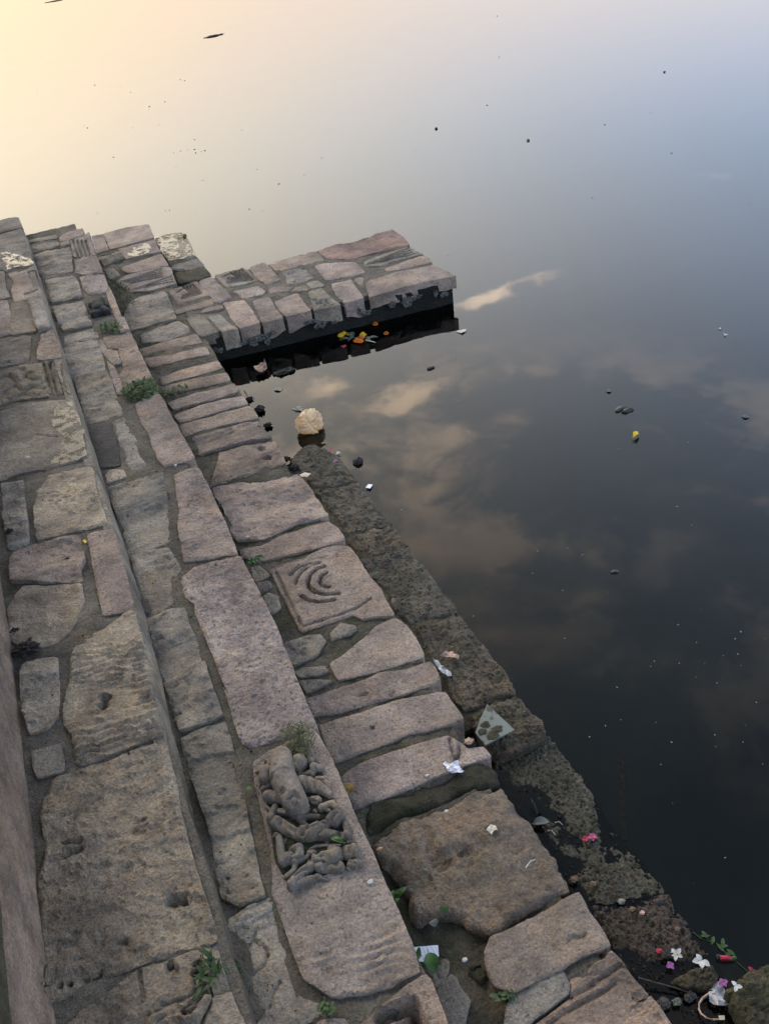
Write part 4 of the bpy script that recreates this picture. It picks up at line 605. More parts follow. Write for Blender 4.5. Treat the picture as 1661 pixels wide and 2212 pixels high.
def style_height(st, x, y, sd, rot):
    c, s = math.cos(rot), math.sin(rot)
    u, v = c * x - s * y, s * x + c * y
    h = .0022 * fb(x, y, sd, 6, 3)
    if st in ('smooth', 'slab', 'ribs', 'ribs5', 'ribs9', 'spiral', 'carvedD', 'figure', 'frame', 'column', 'stain'):
        h += .0016 * fb(x, y, sd + 3, 22, 4)
        p = noise.noise((x * 70, y * 70, sd)); h -= .003 * max(0, p - .38) * 3
    if st == 'slab':
        k = max(0., min(1., (.90 - y) / .12)); h += k * .0024 * math.sin(v * 330 + 6 * fb(x, y, sd, 9, 2)) * max(0, .5 + fb(x, y, sd + 9, 11, 2))
    if st in ('flake', 'flake2', 'layered'):
        t = fb(u * .55, v * 1.5, sd + 1, 4.6, 5, .75) * (3.2 if st == 'flake' else 4.5)
        f = math.floor(t); q = t - f; q = max(0., min(1., (q - .82) / .18))
        h += .0056 * (f + q) + .0018 * fb(u * .4, v * 1.6, sd + 5, 40, 4)
    if st in ('ripple', 'ripple2'):
        w = fb(x, y, sd + 2, 7, 3); br = fb(x, y, sd + 4, 26, 3)
        k = (430 if st == 'ripple' else 330)
        h += (.0036 if st == 'ripple' else .0058) * (1 - abs(math.sin(v * k * .5 + 4.5 * w + 1.1 * br)) * 1.6) * max(.15, min(1, .75 + 1.3 * fb(x, y, sd + 7, 8, 2))) + .003 * br
    if st in ('rough', 'relief', 'carvedT'):
        h += .0062 * fb(x, y, sd + 1, 14, 6, .6); p = fb(x, y, sd + 8, 30, 3); h -= .006 * max(0, p - .3)
    if st == 'rough2':
        a = fb(u * .8, v * 1.3, sd + 1, 9, 6, .65); h += .0062 * a - .007 * max(0, abs(fb(x, y, sd + 5, 16, 4)) - .32) + .0020 * fb(x, y, sd + 9, 60, 3)
        t = fb(u * .7, v * 1.4, sd + 15, 8, 5, .7) * 2.6; h += .0032 * math.floor(t)
    if st == 'granite': h += .0048 * fb(u * .7, v * 1.2, sd, 75, 4, .6) + .002 * fb(x, y, sd + 2, 20, 3)
    if st == 'boulder':
        h += .007 * fb(x, y, sd + 3.3, 5, 5, .75) + .0055 * fb(x, y, sd, 30, 6, .6)
    if st == 'mud': h += .0060 * fb(x, y, sd, 13, 6, .5) + .008 * abs(fb(u * .5, v * 1.5, sd + 2, 55, 4, .6)) + .004 * noise.noise((x * 130, y * 130, sd))
    if st == 'moss': h += .012 * fb(x, y, sd, 9, 5, .7) + .002 * fb(x, y, sd, 70, 3)
    if st == 'silt':
        a = fb(x, y, sd, 5.5, 3); b = fb(x, y, sd + 4, 55, 4, .5)
        h = -.0017 + .005 * (a + .05) + max(0, min(1, (a + .27) * 5)) * (.0042 + .0062 * fb(x, y, sd + 6, 120, 3, .5))
    return h
EDGE = {'smooth': (.0045, .0028), 'flake': (.0045, .0022), 'flake2': (.005, .004), 'boulder': (.016, .012), 'mud': (.012, .008), 'silt': (.02, .004), 'granite': (.006, .004), 'rough2': (.008, .005), 'rough': (.007, .005), 'ripple': (.005, .0035), 'ripple2': (.008, .006), 'moss': (.02, .02)}
def stone_mesh(i, st, z, th, poly, res=None, sd=None):
    P0 = np.array(poly, float); n = len(P0)
    sd = sum(ord(c) * (k + 3) for k, c in enumerate(i)) % 97 * 1.37 if sd is None else sd
    dist = math.hypot(*P0.mean(axis=0)) if res is None else 1
    if res is None: res = min(.010, max(.0042, (dist + 1.0) * .0022)) * (.75 if st in ('silt', 'mud') else 1)
    res = max(.003, min(res, math.sqrt(abs(.5 * sum(P0[k][0] * P0[(k + 1) % n][1] - P0[(k + 1) % n][0] * P0[k][1] for k in range(n)))) / 15))
    if i in ('d20', 'j1', 'j5', 'j9', 'd5', 'a21', 'c1', 'd29'): res = min(res * .62, .0042)
    area = .5 * sum(P0[k][0] * P0[(k + 1) % n][1] - P0[(k + 1) % n][0] * P0[k][1] for k in range(n))
    if area < 0: P0 = P0[::-1]
    B = []
    for k in range(n):
        a, b = P0[k], P0[(k + 1) % n]; m = max(1, int(np.hypot(*(b - a)) / (res * 1.6)))
        for j in range(m): B.append(a + (b - a) * j / m)
    B = np.array(B)
    # soften drawn corners, then roughen the outline
    B = .1 * np.roll(B, 1, 0) + .8 * B + .1 * np.roll(B, -1, 0)
    T = np.roll(B, -1, 0) - np.roll(B, 1, 0); T /= np.maximum(np.hypot(*T.T), 1e-9)[:, None]
    N = np.stack([T[:, 1], -T[:, 0]], 1)
    rg = .0022 if st not in ('boulder', 'mud', 'silt', 'moss') else .008
    J = np.array([rg * fb(p[0], p[1], sd + 20, 16, 3) + .5 * rg * noise.noise((p[0] * 90, p[1] * 90, sd)) - rg * 2.2 * max(0, noise.noise((p[0] * 30, p[1] * 30, sd + 3)) - .35) for p in B])
    B = B + N * J[:, None]
    if st not in ('silt', 'mud', 'moss'): B = B + N * .0026
    lo, hi = B.min(0), B.max(0)
    gx, gy = np.meshgrid(np.arange(lo[0], hi[0], res), np.arange(lo[1], hi[1], res * 1.15))
    G = np.stack([gx.ravel(), gy.ravel()], 1)
    rs = np.random.RandomState(int(sd * 10) % 1000); G += rs.uniform(-.25, .25, G.shape) * res
    # inside test
    ins = np.zeros(len(G), bool); m = len(B)
    for k in range(m):
        a, b = B[k], B[(k + 1) % m]
        cnd = (a[1] > G[:, 1]) != (b[1] > G[:, 1])
        with np.errstate(divide='ignore', invalid='ignore'): xi = (b[0] - a[0]) * (G[:, 1] - a[1]) / (b[1] - a[1]) + a[0]
        ins ^= cnd & (G[:, 0] < xi)
    G = G[ins]
    if len(G):
        G = G[poly_dist(G, B) > res * .5]
    A = np.vstack([B, G]) if len(G) else B
    vs, es, fs, _, _, _ = delaunay_2d_cdt([Vector(p) for p in A], [(k, (k + 1) % m) for k in range(m)], [], 1, 1e-7)
    A = np.array([tuple(v) for v in vs])
    D = poly_dist(A, B)
    rot = (noise.noise((sd, 2.2, 0)) * .5) + .12
    er, ed = EDGE.get(st, (.0045, .0028))
    Zt = np.array([style_height(st, p[0], p[1], sd, rot) for p in A])
    chip = np.array([max(.25, 1 + 1.5 * fb(p[0], p[1], sd + 31, 12, 2)) for p in A])
    if st not in ('silt', 'mud', 'moss', 'boulder'): Zt = np.maximum(Zt, -.0085)
    k = np.clip(1 - D / (er * chip), 0, 1); Zt -= ed * chip * k ** 2
    if st == 'silt': Zt = np.minimum(Zt, .02)
    if st == 'stain' or st == 'smooth': pass
    if i == 'a6':   # half-round shaft
        c0, c1 = np.array(P0).mean(0), None
        ax = A[:, 0] - (-.135); Zt += np.sqrt(np.maximum(0, .05 ** 2 - ax ** 2)) * .8 - .02
    for dep, w, pl in FE.get(i, []):
        d = poly_dist(A, pl, False); Zt -= dep * np.exp(-(d / (w * .62)) ** 4) * np.array([max(.55, min(1.15, 1 + .6 * fb(p[0], p[1], sd + 44, 18, 2))) for p in A])
    V = [(p[0], p[1], z + zz) for p, zz in zip(A, Zt)]
    # boundary vertices keep their first indices: walls down to the underside
    m0 = m; nb = len(V)
    rows = [-.35, -1.] if th > .04 else [-1.]
    prev = list(range(m0)); F = [tuple(f) for f in fs]
    for r_ in rows:
        cur = []
        for k in range(m0):
            x, y, zz = V[k]; q = 1 if r_ > -1 else .6
            jit = .003 * noise.noise((x * 40, y * 40, zz * 40 + r_ * 9 + sd))
            dz = th * r_ * (1 + .35 * noise.noise((x * 14, y * 14, sd + 5)))
            V.append((x + N[k][0] * jit, y + N[k][1] * jit, zz + dz)); cur.append(len(V) - 1)
        for k in range(m0):
            a, b = prev[k], prev[(k + 1) % m0]; c_, d_ = cur[(k + 1) % m0], cur[k]
            F.append((a, d_, c_, b))
        prev = cur
    # orient tops upward
    f0 = F[0]; a, b, c_ = (np.array(V[q]) for q in f0[:3])
    if np.cross(b - a, c_ - a)[2] < 0: F = [tuple(reversed(f)) if len(f) == 3 else f for f in F]
    return V, F
def inside(P, poly):
    ins = np.zeros(len(P), bool); n = len(poly)
    for k in range(n):
        a, b = poly[k], poly[(k + 1) % n]; cnd = (a[1] > P[:, 1]) != (b[1] > P[:, 1])
        with np.errstate(divide='ignore', invalid='ignore'): ins ^= cnd & (P[:, 0] < (b[0] - a[0]) * (P[:, 1] - a[1]) / (b[1] - a[1]) + a[0])
    return ins
def grid_bed(name, x0, x1, y0, y1, ztop, zbot, mat, col, step=.014, amp=.004, sc=22, kind='structure', parent=None, shear=0., under=''):
    nx, ny = max(2, int((x1 - x0) / step)), max(2, int((y1 - y0) / step))
    V = []; F = []
    for j in range(ny + 1):
        y = y0 + (y1 - y0) * j / ny
        for i in range(nx + 1):
            x = x0 + (x1 - x0) * i / nx
            e = .006 * fb(x, y, 3.3, 9, 2) if i in (0, nx) or j in (0, ny) else 0
            h = amp * fb(x, y, ztop * 50, sc, 4, .7) + amp * .5 * fb(x, y, 9 + ztop, 70, 2) + amp * 1.2 * fb(x, y, 4, 3.5, 2)
            ys = shear * (x - 1.15) * (1 - j / ny)
            if name == 'lower_step': h -= .024 * min(1, max(0, (1.12 - y) / .12)) * min(1, max(0, (.50 - x) / .1))
            V.append((x + (e if i in (0, nx) else 0), y + ys + (e if j in (0, ny) else 0), ztop + h))
    if under:
        A_ = np.array(V); P_ = A_[:, :2]; low = np.zeros(len(A_))
        for st in STONES:
            if st[1] not in under: continue
            q = np.array(st[6]); near = ((P_ > q.min(0)) & (P_ < q.max(0))).all(1); ix = np.nonzero(near)[0]
            if not len(ix): continue
            ins = ix[inside(P_[ix], q)]
            if len(ins): low[ins] = np.maximum(low[ins], np.clip((poly_dist(P_[ins], q) - .008) / .012, 0, 1))
        A_[:, 2] -= .035 * low; V = [tuple(v) for v in A_]
    w = nx + 1
    for j in range(ny):
        for i in range(nx): a = j * w + i; F.append((a, a + 1, a + 1 + w, a + w))
    ring = [i for i in range(nx + 1)] + [j * w + nx for j in range(1, ny + 1)] + [ny * w + i for i in range(nx - 1, -1, -1)] + [j * w for j in range(ny - 1, 0, -1)]
    base = len(V)
    for q in ring: V.append((V[q][0], V[q][1], zbot))
    L = len(ring)
    for k in range(L): F.append((ring[k], base + k, base + (k + 1) % L, ring[(k + 1) % L]))
    o = link(name, V, F, mat, parent, COL[col])
    if kind: o['kind'] = kind
    return o

# ------------------------------------------------------------------ ground, water, stepped beds
XW, XA, XC, XD, XE = -.405, -.092, .215, .575, .80
bed = link('pond_bed', [(-1500, -1500, -.55), (1500, -1500, -.55), (1500, 1500, -.55), (-1500, 1500, -.55)], [(0, 1, 2, 3)], 'bed'); props(bed, kind='structure')
water = link('water', [(-1500, -1500, 0), (1500, -1500, 0), (1500, 1500, 0), (-1500, 1500, 0)], [(0, 1, 2, 3)], 'water', smooth=False); props(water, kind='structure')
Y0 = -1.3
stepA = grid_bed('upper_step', XW - .05, XA - .012, Y0, 5.33, .4115, -.6, 'mortar', 'mortar', amp=.003, under='A', step=.011)
def riser_a():
    V = []; F = []; ys = [Y0 + .02 * k for k in range(int((5.3 - Y0) / .02))]
    for y in ys:
        x = -.081 - .040 * min(1, max(0, (1.9 - y) / .85)) + .0025 * fb(0, y, 2.2, 7, 3)
        for k, (dx, z) in enumerate(((-.03, .4135), (-.004, .4125), (-.0005, .408), (.004, .37), (.010, .32))): V.append((x + dx + .0012 * fb(z, y, 5.5, 40, 2), y, z))
    for j in range(len(ys) - 1):
        for k in range(4): a = j * 5 + k; F.append((a, a + 1, a + 6, a + 5))
    return link('riser_face', V, F, 'plaster', stepA, (.245, .215, .175))
riser_a()
stepB = grid_bed('middle_step', XA - .03, XC - .018, Y0, 5.36, .3325, -.6, 'mortar', 'mortar', amp=.003, under='BC', step=.011)
stepD = grid_bed('lower_step', XC - .03, XD - .03, Y0, 5.40, .1415, -.6, 'soil', 'soil', amp=.006, under='D', step=.012)
stepE = grid_bed('waterline_ledge', XD - .06, XE - .03, -.3, 2.93, -.022, -.55, 'silt', 'silt', amp=.005)
V_ = grid_bed('mud_bed', XD - .05, XE - .02, 1.36, 2.80, .022, -.03, 'mud', 'mud', amp=.007, kind='stuff', parent=stepE)
stepX = grid_bed('far_ledge', XD - .06, XE, 4.45, 5.62, .02, -.55, 'mud', 'mud', amp=.008)
props(bpy.data.objects['upper_step'], kind='structure')
jetty = empty('stone_jetty', (1.15, 4.15, 0))
props(jetty, 'short jetty of patchwork pink paving running out from the steps over dark water', 'jetty')
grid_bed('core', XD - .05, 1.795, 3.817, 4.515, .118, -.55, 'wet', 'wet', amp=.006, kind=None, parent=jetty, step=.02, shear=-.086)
grid_bed('mortar_bed', XD - .04, 1.782, 3.832, 4.51, .1455, .10, 'mortar', 'mortar', amp=.004, kind=None, parent=jetty, shear=-.086, under='J')
# the next riser up: a low wall with the terrace behind it
wall = empty('retaining_wall', (-.5, 2., .42))
props(wall, 'low pinkish wall with pale streaks rising beside the tan slabs of the upper step', 'wall')
grid_bed('coping', -.78, XW, Y0 - .4, 5.3, .72, .66, 'moss', 'moss', amp=.006, kind=None, parent=wall, step=.03)
def wall_face():
    V = []; F = []; ny, nz = 300, 14
    for j in range(ny + 1):
        y = Y0 - .4 + (5.3 - Y0 + .4) * j / ny
        for k in range(nz + 1):
            z = .36 + (.657 - .36) * k / nz
            V.append((XW - .004 + .006 * fb(y, z, 1.7, 5, 4) - .02 * max(0, (k / nz - .8)) , y, z))
    w = nz + 1
    for j in range(ny):
        for k in range(nz): a = j * w + k; F.append((a, a + w, a + w + 1, a + 1))
    o = link('face', V, F, 'plaster', wall, COL['plaster'])
wall_face()
terr = grid_bed('terrace', -9., -.79, Y0 - 3, 5.2, .70, -.6, 'mortar', 'mortar', step=.25)
bank = grid_bed('bank_paving', -9., 1.2, -9., Y0 - .01, .40, -.6, 'mortar', 'mortar', step=.25)
# ------------------------------------------------------------------ the stones, one by one
PARENT = {'A': stepA, 'B': stepB, 'C': stepB, 'D': stepD, 'J': jetty, 'X': stepX, 'E': stepE, 'W': stepE}
MATST = {'slab': 'smooth', 'ribs': 'smooth', 'ribs5': 'smooth', 'ribs9': 'smooth', 'spiral': 'smooth', 'carvedD': 'smooth', 'figure': 'smooth', 'frame': 'smooth', 'column': 'smooth', 'stain': 'smooth', 'flake2': 'flake', 'layered': 'flake', 'ripple2': 'ripple', 'relief': 'rough', 'carvedT': 'rough', 'rough2': 'rough'}
SPECIAL = {'d20': ('carved_stone', 'pink block carved with concentric arcs in a square frame'), 'd5': ('carved_stone', 'slab with slanting carved ribs'), 'j9': ('carved_stone', 'grey slab of slanting carved ribs near the jetty end'),
           'j1': ('carved_stone', 'block carved with nested angular chevrons where jetty meets the steps'), 'j5': ('carved_stone', 'grey block carved with nested chevrons on the back edge of the jetty'), 'a10': ('carved_stone', 'tan block with three raised mouldings'),
           'a21': ('carved_stone', 'tan block with carved scroll and notched border'), 'a6': ('carved_stone', 'half round column shaft laid as paving'), 'c11': ('carved_stone', 'brownish slab with sunken rectangular frame'), 'c1': ('carved_stone', 'grey block with upright grooves'),
           'd32': ('boulder', 'large rough brown boulder slab with a dark hollow'), 'c9': ('granite_slab', 'long pale pinkish slab with pecked surface'), 'd31': ('mossy_stone', 'low mossy stone')}
for (i, lv, st, col, z, th, poly) in STONES:
    dz = .0025 * noise.noise((len(i) * 3.1 + ord(i[-1]) * 1.7, z * 9, 0))
    if lv in 'JW': dz = 0
    V, F = stone_mesh(i, st, z + dz, th if lv != 'W' else .06, poly)
    nm, lb = SPECIAL.get(i, ('stone', None))
    o = link(nm, V, F, MATST.get(st, st), PARENT[lv], COL[col])
    if lb: o['label'] = lb
# courses carried on beyond the traced stretch, behind the viewpoint
for (xa, xb, z, par, col, hh) in ((-.40, -.10, .42, stepA, 'tan', .42), (-.075, .05, .34, stepB, 'grey', .55), (.07, .205, .34, stepB, 'pink', .6), (.235, .565, .15, stepD, 'pink', .36), (.59, .79, .0, stepE, 'mud', .5)):
    y = .50 if col != 'mud' else .42
    for k in range(4):
        y1 = y - hh * (1 + .3 * noise.noise((k, z * 10, xa * 7)))
        if col == 'mud' and y1 < -.3: break
        V, F = stone_mesh('x%d' % k, 'smooth' if col != 'mud' else 'mud', z, .08, [(xa, y1 + .02), (xb, y1 + .015), (xb - .01, y - .01), (xa + .01, y)], res=.03, sd=k * 5.1 + z * 30)
        link('stone', V, F, 'smooth' if col != 'mud' else 'mud', par, COL[col])
        y = y1
# ------------------------------------------------------------------ relief sculpture lying in the middle step
FLD = {}
for n_, d_, w_, pl_ in FLINES: FLD.setdefault(n_, []).append((d_, w_, np.array(pl_)))
def relief(caps, lines, zb, step=.0018, k=.95, cap=.060, sd=0.):
    al = np.array([p for c in caps for p in c]); lo = al[:, :2].min(0) - .03; hi = al[:, :2].max(0) + .03
    gx, gy = np.meshgrid(np.arange(lo[0], hi[0], step), np.arange(lo[1], hi[1], step)); S = gx.shape
    G = np.stack([gx.ravel(), gy.ravel()], 1)
    # slight wobble so that limbs are not perfect tubes
    wob = np.array([(noise.noise((p[0] * 45, p[1] * 45, sd)), noise.noise((p[0] * 45, p[1] * 45, sd + 7))) for p in G]) * .0009
    Gw = G + wob; Hh = np.zeros(len(G))
    for c in caps:
        c = np.array(c); best = np.zeros(len(G))
        for a, b in zip(c[:-1], c[1:]):
            ab = b[:2] - a[:2]; t = np.clip(((Gw - a[:2]) @ ab) / max(ab @ ab, 1e-12), 0, 1)
            d = np.hypot(*(Gw - a[:2] - t[:, None] * ab).T); r = a[2] + (b[2] - a[2]) * t
            h = np.where(d < r, 1.0 * r * np.sqrt(np.maximum(1 - (d / np.maximum(r, 1e-6)) ** 2.4, 0)) + 1.1 * r, 0); best = np.maximum(best, h)
        q = np.minimum(Hh, best); Hh = np.where(q > 0, np.maximum(np.maximum(Hh, best), Hh + (.5 if best.max() < .0205 else 0.) * (best - .3 * best.max()).clip(0)), np.maximum(Hh, best))
    Hh = np.where(Hh > cap, cap + (Hh - cap) * .4, Hh)
    for d_, w_, pl in lines: Hh = np.where(Hh > 0, Hh - d_ * 1.3 * np.exp(-(poly_dist(G, pl, False) / (w_ * 1.15)) ** 2), Hh)
    er = np.array([fb(p[0], p[1], sd + 2, 60, 3) if h > 0 else 0 for p, h in zip(G, Hh)])
    Hh = np.where(Hh > 0, np.maximum(Hh + .0003 * er, .001), 0)
    Hg = Hh.reshape(S); on = Hg > 0
    idx = -np.ones(S, int); V = []; F = []
    for j in range(S[0] - 1):
        for i in range(S[1] - 1):
            if on[j, i] or on[j, i + 1] or on[j + 1, i] or on[j + 1, i + 1]:
                q = []
                for (jj, ii) in ((j, i), (j, i + 1), (j + 1, i + 1), (j + 1, i)):
                    if idx[jj, ii] < 0:
                        idx[jj, ii] = len(V); V.append((gx[jj, ii], gy[jj, ii], zb + (Hg[jj, ii] if on[jj, ii] else -.008)))
                    q.append(int(idx[jj, ii]))
                F.append(tuple(q))
    return V, F
c0 = (0.1165, 1.1216, 0.34)
sc_ = empty('relief_sculpture', c0)
props(sc_, 'carved brown stone relief of tangled broken figures set into the pink slab of the step', 'sculpture')
FLAB = {'deity': 'large headless rounded torso with several arms', 'attendant': 'reclining figure with raised arm and round head', 'seated': 'figure with bent knees and hair bun'}
for q, (n_, cps) in enumerate(FIGS.items()):
    V, F = relief([[(p[0], p[1], p[2] * (.97 if len(c) != 5 or c[0][2] < .02 else 1.08)) for p in c] for c in cps], FLD.get(n_, []), .337, sd=q * 3.7)
    o = link('figure', V, F, 'sculpt', sc_, COL['sculpt']); o['label'] = FLAB[n_]
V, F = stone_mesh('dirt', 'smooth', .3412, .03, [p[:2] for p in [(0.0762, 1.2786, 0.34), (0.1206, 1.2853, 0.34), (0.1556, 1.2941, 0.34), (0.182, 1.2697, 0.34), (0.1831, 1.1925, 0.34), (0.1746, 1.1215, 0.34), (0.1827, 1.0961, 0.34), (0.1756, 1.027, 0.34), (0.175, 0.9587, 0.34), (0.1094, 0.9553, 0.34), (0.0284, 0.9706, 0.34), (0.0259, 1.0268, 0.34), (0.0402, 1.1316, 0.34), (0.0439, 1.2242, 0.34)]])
o = link('dirt_and_shade', V, F, 'soil', sc_, (.030, .026, .021)); o['kind'] = 'stuff'  # near-black sheet: crevice dirt, plus shade around the figures put into its colour
# small black relief panel farther up the same step
pn = empty('carved_panel', (0.139, 4.0907, 0.34)); props(pn, 'small blackened relief panel with a worn crouching figure in the middle step', 'sculpture')
V, F = stone_mesh('pan', 'smooth', .325, .06, [p[:2] for p in [(0.1017, 4.2567, 0.325), (0.179, 4.2499, 0.325), (0.1824, 4.1172, 0.325), (0.1779, 4.0056, 0.325), (0.1067, 4.0091, 0.325), (0.0974, 4.0834, 0.325)]])
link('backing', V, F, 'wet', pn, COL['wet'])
def pxr(pts, s): return [(p[0], p[1], r * s) for p, r in pts]
pc = [[((0.1469, 4.113, 0.35), .014), ((0.1472, 4.0972, 0.35), .016)], [((0.147, 4.078, 0.35), .02), ((0.1341, 4.0396, 0.35), .022), ((0.1325, 4.0031, 0.35), .02)], [((0.1129, 3.9988, 0.35), .014), ((0.1398, 3.9977, 0.35), .017), ((0.1614, 3.9633, 0.35), .014)], [((0.1272, 4.0926, 0.35), .010), ((0.1114, 4.0563, 0.35), .012), ((0.1272, 4.0258, 0.35), .010)],
      [((0.1581, 4.0698, 0.35), .010), ((0.1675, 4.0341, 0.35), .012), ((0.1494, 4.0151, 0.35), .010)], [((0.1018, 3.9699, 0.35), .014), ((0.1255, 3.971, 0.35), .014)], [((0.1086, 4.1064, 0.35), .010), ((0.1091, 4.0867, 0.35), .012)]]
V, F = relief([pxr(c, 1.25) for c in pc], [], .326, step=.004, sd=9.)
link('figure', V, F, 'wet', pn, (.05, .05, .048))
# ------------------------------------------------------------------ small builders
def lump(name, loc, size, mat, parent=None, sd=0., amp=.25, sub=3, freq=2.2, color=None, flat=0., fold=0., crease=()):
    bm = bmesh.new(); bmesh.ops.create_icosphere(bm, subdivisions=sub, radius=1)
    for v in bm.verts:
        c = v.co.copy(); n = noise.fractal(c * freq + Vector((sd, sd * 2, 0)), .9, 2.1, 3, noise_basis='PERLIN_ORIGINAL')
        f = 1 + amp * n
        if fold: f -= fold * abs(noise.noise(c * 1.7 + Vector((sd, 3, 1)))) + fold * .4 * abs(noise.noise(c * 4 + Vector((sd, 3, 5))))
        for (nx, ny, nz, o_) in crease:
            d_ = c.x * nx + c.y * ny + c.z * nz - o_; f -= .13 * math.exp(-(d_ / .07) ** 2) - .05 * math.exp(-((abs(d_) - .13) / .06) ** 2)
        v.co = c * f
        if v.co.z < -flat and flat: v.co.z = -flat
        v.co.x *= size[0]; v.co.y *= size[1]; v.co.z *= size[2]
    vs = [tuple(v.co) for v in bm.verts]; fs = [tuple(v.index for v in f.verts) for f in bm.faces]; bm.free()
    o = link(name, vs, fs, mat, parent, color, origin=np.zeros(3)); o.location = loc
    if parent: o.matrix_parent_inverse = parent_world(parent).inverted()
    return o
import bmesh
def tube(name, pts, r, mat, parent=None, sides=6, taper=.5):
    P = [Vector(p) for p in pts]; V = []; F = []
    for k, p in enumerate(P):
        t = (P[min(k + 1, len(P) - 1)] - P[max(k - 1, 0)]).normalized(); a = t.orthogonal().normalized(); b = t.cross(a)
        rr = r * (1 - (1 - taper) * k / max(1, len(P) - 1))
        for s in range(sides):
            q = 2 * math.pi * s / sides; V.append(tuple(p + a * rr * math.cos(q) + b * rr * math.sin(q)))
    for k in range(len(P) - 1):
        for s in range(sides):
            a = k * sides + s; b = k * sides + (s + 1) % sides; F.append((a, b, b + sides, a + sides))
    F.append(tuple(range(sides))[::-1]); F.append(tuple(range(len(V) - sides, len(V))))
    return link(name, V, F, mat, parent)
def sheet(name, poly, mat, th=.0012, amp=.004, res=.006, sd=0., lift=.002, parent=None, freq=22, curl=0.):
    P0 = [tuple(p[:2]) for p in poly]; z0 = poly[0][2]
    n = len(P0); B = []
    for k in range(n):
        a, b = np.array(P0[k]), np.array(P0[(k + 1) % n]); m = max(1, int(np.hypot(*(b - a)) / res))
        for j in range(m): B.append(a + (b - a) * j / m)
    B = np.array(B); lo, hi = B.min(0), B.max(0); m = len(B)
    if sum(B[k][0] * B[(k + 1) % m][1] - B[(k + 1) % m][0] * B[k][1] for k in range(m)) < 0: B = B[::-1]
    gx, gy = np.meshgrid(np.arange(lo[0], hi[0], res), np.arange(lo[1], hi[1], res)); G = np.stack([gx.ravel(), gy.ravel()], 1)
    ins = np.zeros(len(G), bool)
    for k in range(m):
        a, b = B[k], B[(k + 1) % m]; cnd = (a[1] > G[:, 1]) != (b[1] > G[:, 1])
        with np.errstate(divide='ignore', invalid='ignore'): ins ^= cnd & (G[:, 0] < (b[0] - a[0]) * (G[:, 1] - a[1]) / (b[1] - a[1]) + a[0])
    G = G[ins]
    if len(G): G = G[poly_dist(G, B) > res * .5]
    A = np.vstack([B, G]) if len(G) else B
    vs, _, fs, _, _, _ = delaunay_2d_cdt([Vector(p) for p in A], [(k, (k + 1) % m) for k in range(m)], [], 1, 1e-7)
    c = np.array([tuple(v) for v in vs]).mean(0); ext = max(hi - lo) * .5
    zz = [z0 + lift + amp * (abs(noise.noise((v[0] * freq, v[1] * freq, sd))) * 1.6 + .4 * noise.noise((v[0] * freq * 3, v[1] * freq * 3, sd))) + curl * ((v[0] - c[0]) ** 2 + (v[1] - c[1]) ** 2) / ext ** 2 for v in vs]
    N = len(vs); V = [(v[0], v[1], z + th) for v, z in zip(vs, zz)] + [(v[0], v[1], z) for v, z in zip(vs, zz)]
    F = [tuple(f) for f in fs]
    f0 = F[0]; a, b, c_ = (np.array(V[q]) for q in f0[:3])
    if np.cross(b - a, c_ - a)[2] < 0: F = [f[::-1] for f in F]
    F += [tuple(q + N for q in f[::-1]) for f in F]
    for k in range(m): F.append((k, k + N, (k + 1) % m + N, (k + 1) % m))
    return link(name, V, F, mat, parent, smooth=amp < .003)
LEAFM = {}
def leaf_mesh(key, L, W, curl, mat, seg=5):
    if key in LEAFM: return LEAFM[key]
    V = []; F = []
    for k in range(seg + 1):
        t = k / seg; w = W * math.sin(math.pi * min(1, t * .93 + .05)) ** .8 * .5; z = curl * L * (t - t * t * 1.3)
        V += [(-w, t * L, z + w * .35), (0, t * L, z), (w, t * L, z + w * .35)]
    for k in range(seg):
        a = k * 3; F += [(a, a + 1, a + 4, a + 3), (a + 1, a + 2, a + 5, a + 4)]
    me = bpy.data.meshes.new('leaf'); me.from_pydata(V, [], F); me.materials.append(MAT[mat])
    me.polygons.foreach_set('use_smooth', [True] * len(F)); LEAFM[key] = me; return me
def put(name, me, loc, rot, parent=None, scale=1.):
    o = bpy.data.objects.new(name, me); C.objects.link(o); o.location = loc; o.rotation_euler = rot; o.scale = (scale,) * 3
    if parent: o.parent = parent; o.matrix_parent_inverse = parent_world(parent).inverted()
    return o
def plant(name, label, cat, loc, n, L, W, hgt, spread, sd, mat='weed', stems=4, up=.5):
    rs = random.Random(sd); loc = Vector(loc); t = empty(name, loc); props(t, label, cat)
    me = leaf_mesh((name, L, W, mat), L, W, .5, mat); tips = []
    for s in range(stems):
        a = rs.uniform(0, 6.28); r = spread * rs.uniform(.3, 1); h = hgt * rs.uniform(.5, 1)
        p1 = loc + Vector((math.cos(a) * r * .4, math.sin(a) * r * .4, h * .6)); p2 = loc + Vector((math.cos(a) * r, math.sin(a) * r, h))
        tube('stem', [loc + Vector((0, 0, -.01)), p1, p2], .0013, mat, t, 5, .6); tips.append((loc, p1, p2))
    for k in range(n):
        b = tips[k % stems]; q = .35 + .65 * ((k // stems + 1) / max(1, math.ceil(n / stems)))
        p = b[0].lerp(b[1], q * 2) if q < .5 else b[1].lerp(b[2], q * 2 - 1)
        put('leaf', me, p, (rs.uniform(-.3, .9) * up, rs.uniform(-.3, .3), rs.uniform(0, 6.28)), t, rs.uniform(.6, 1.15))
    return t
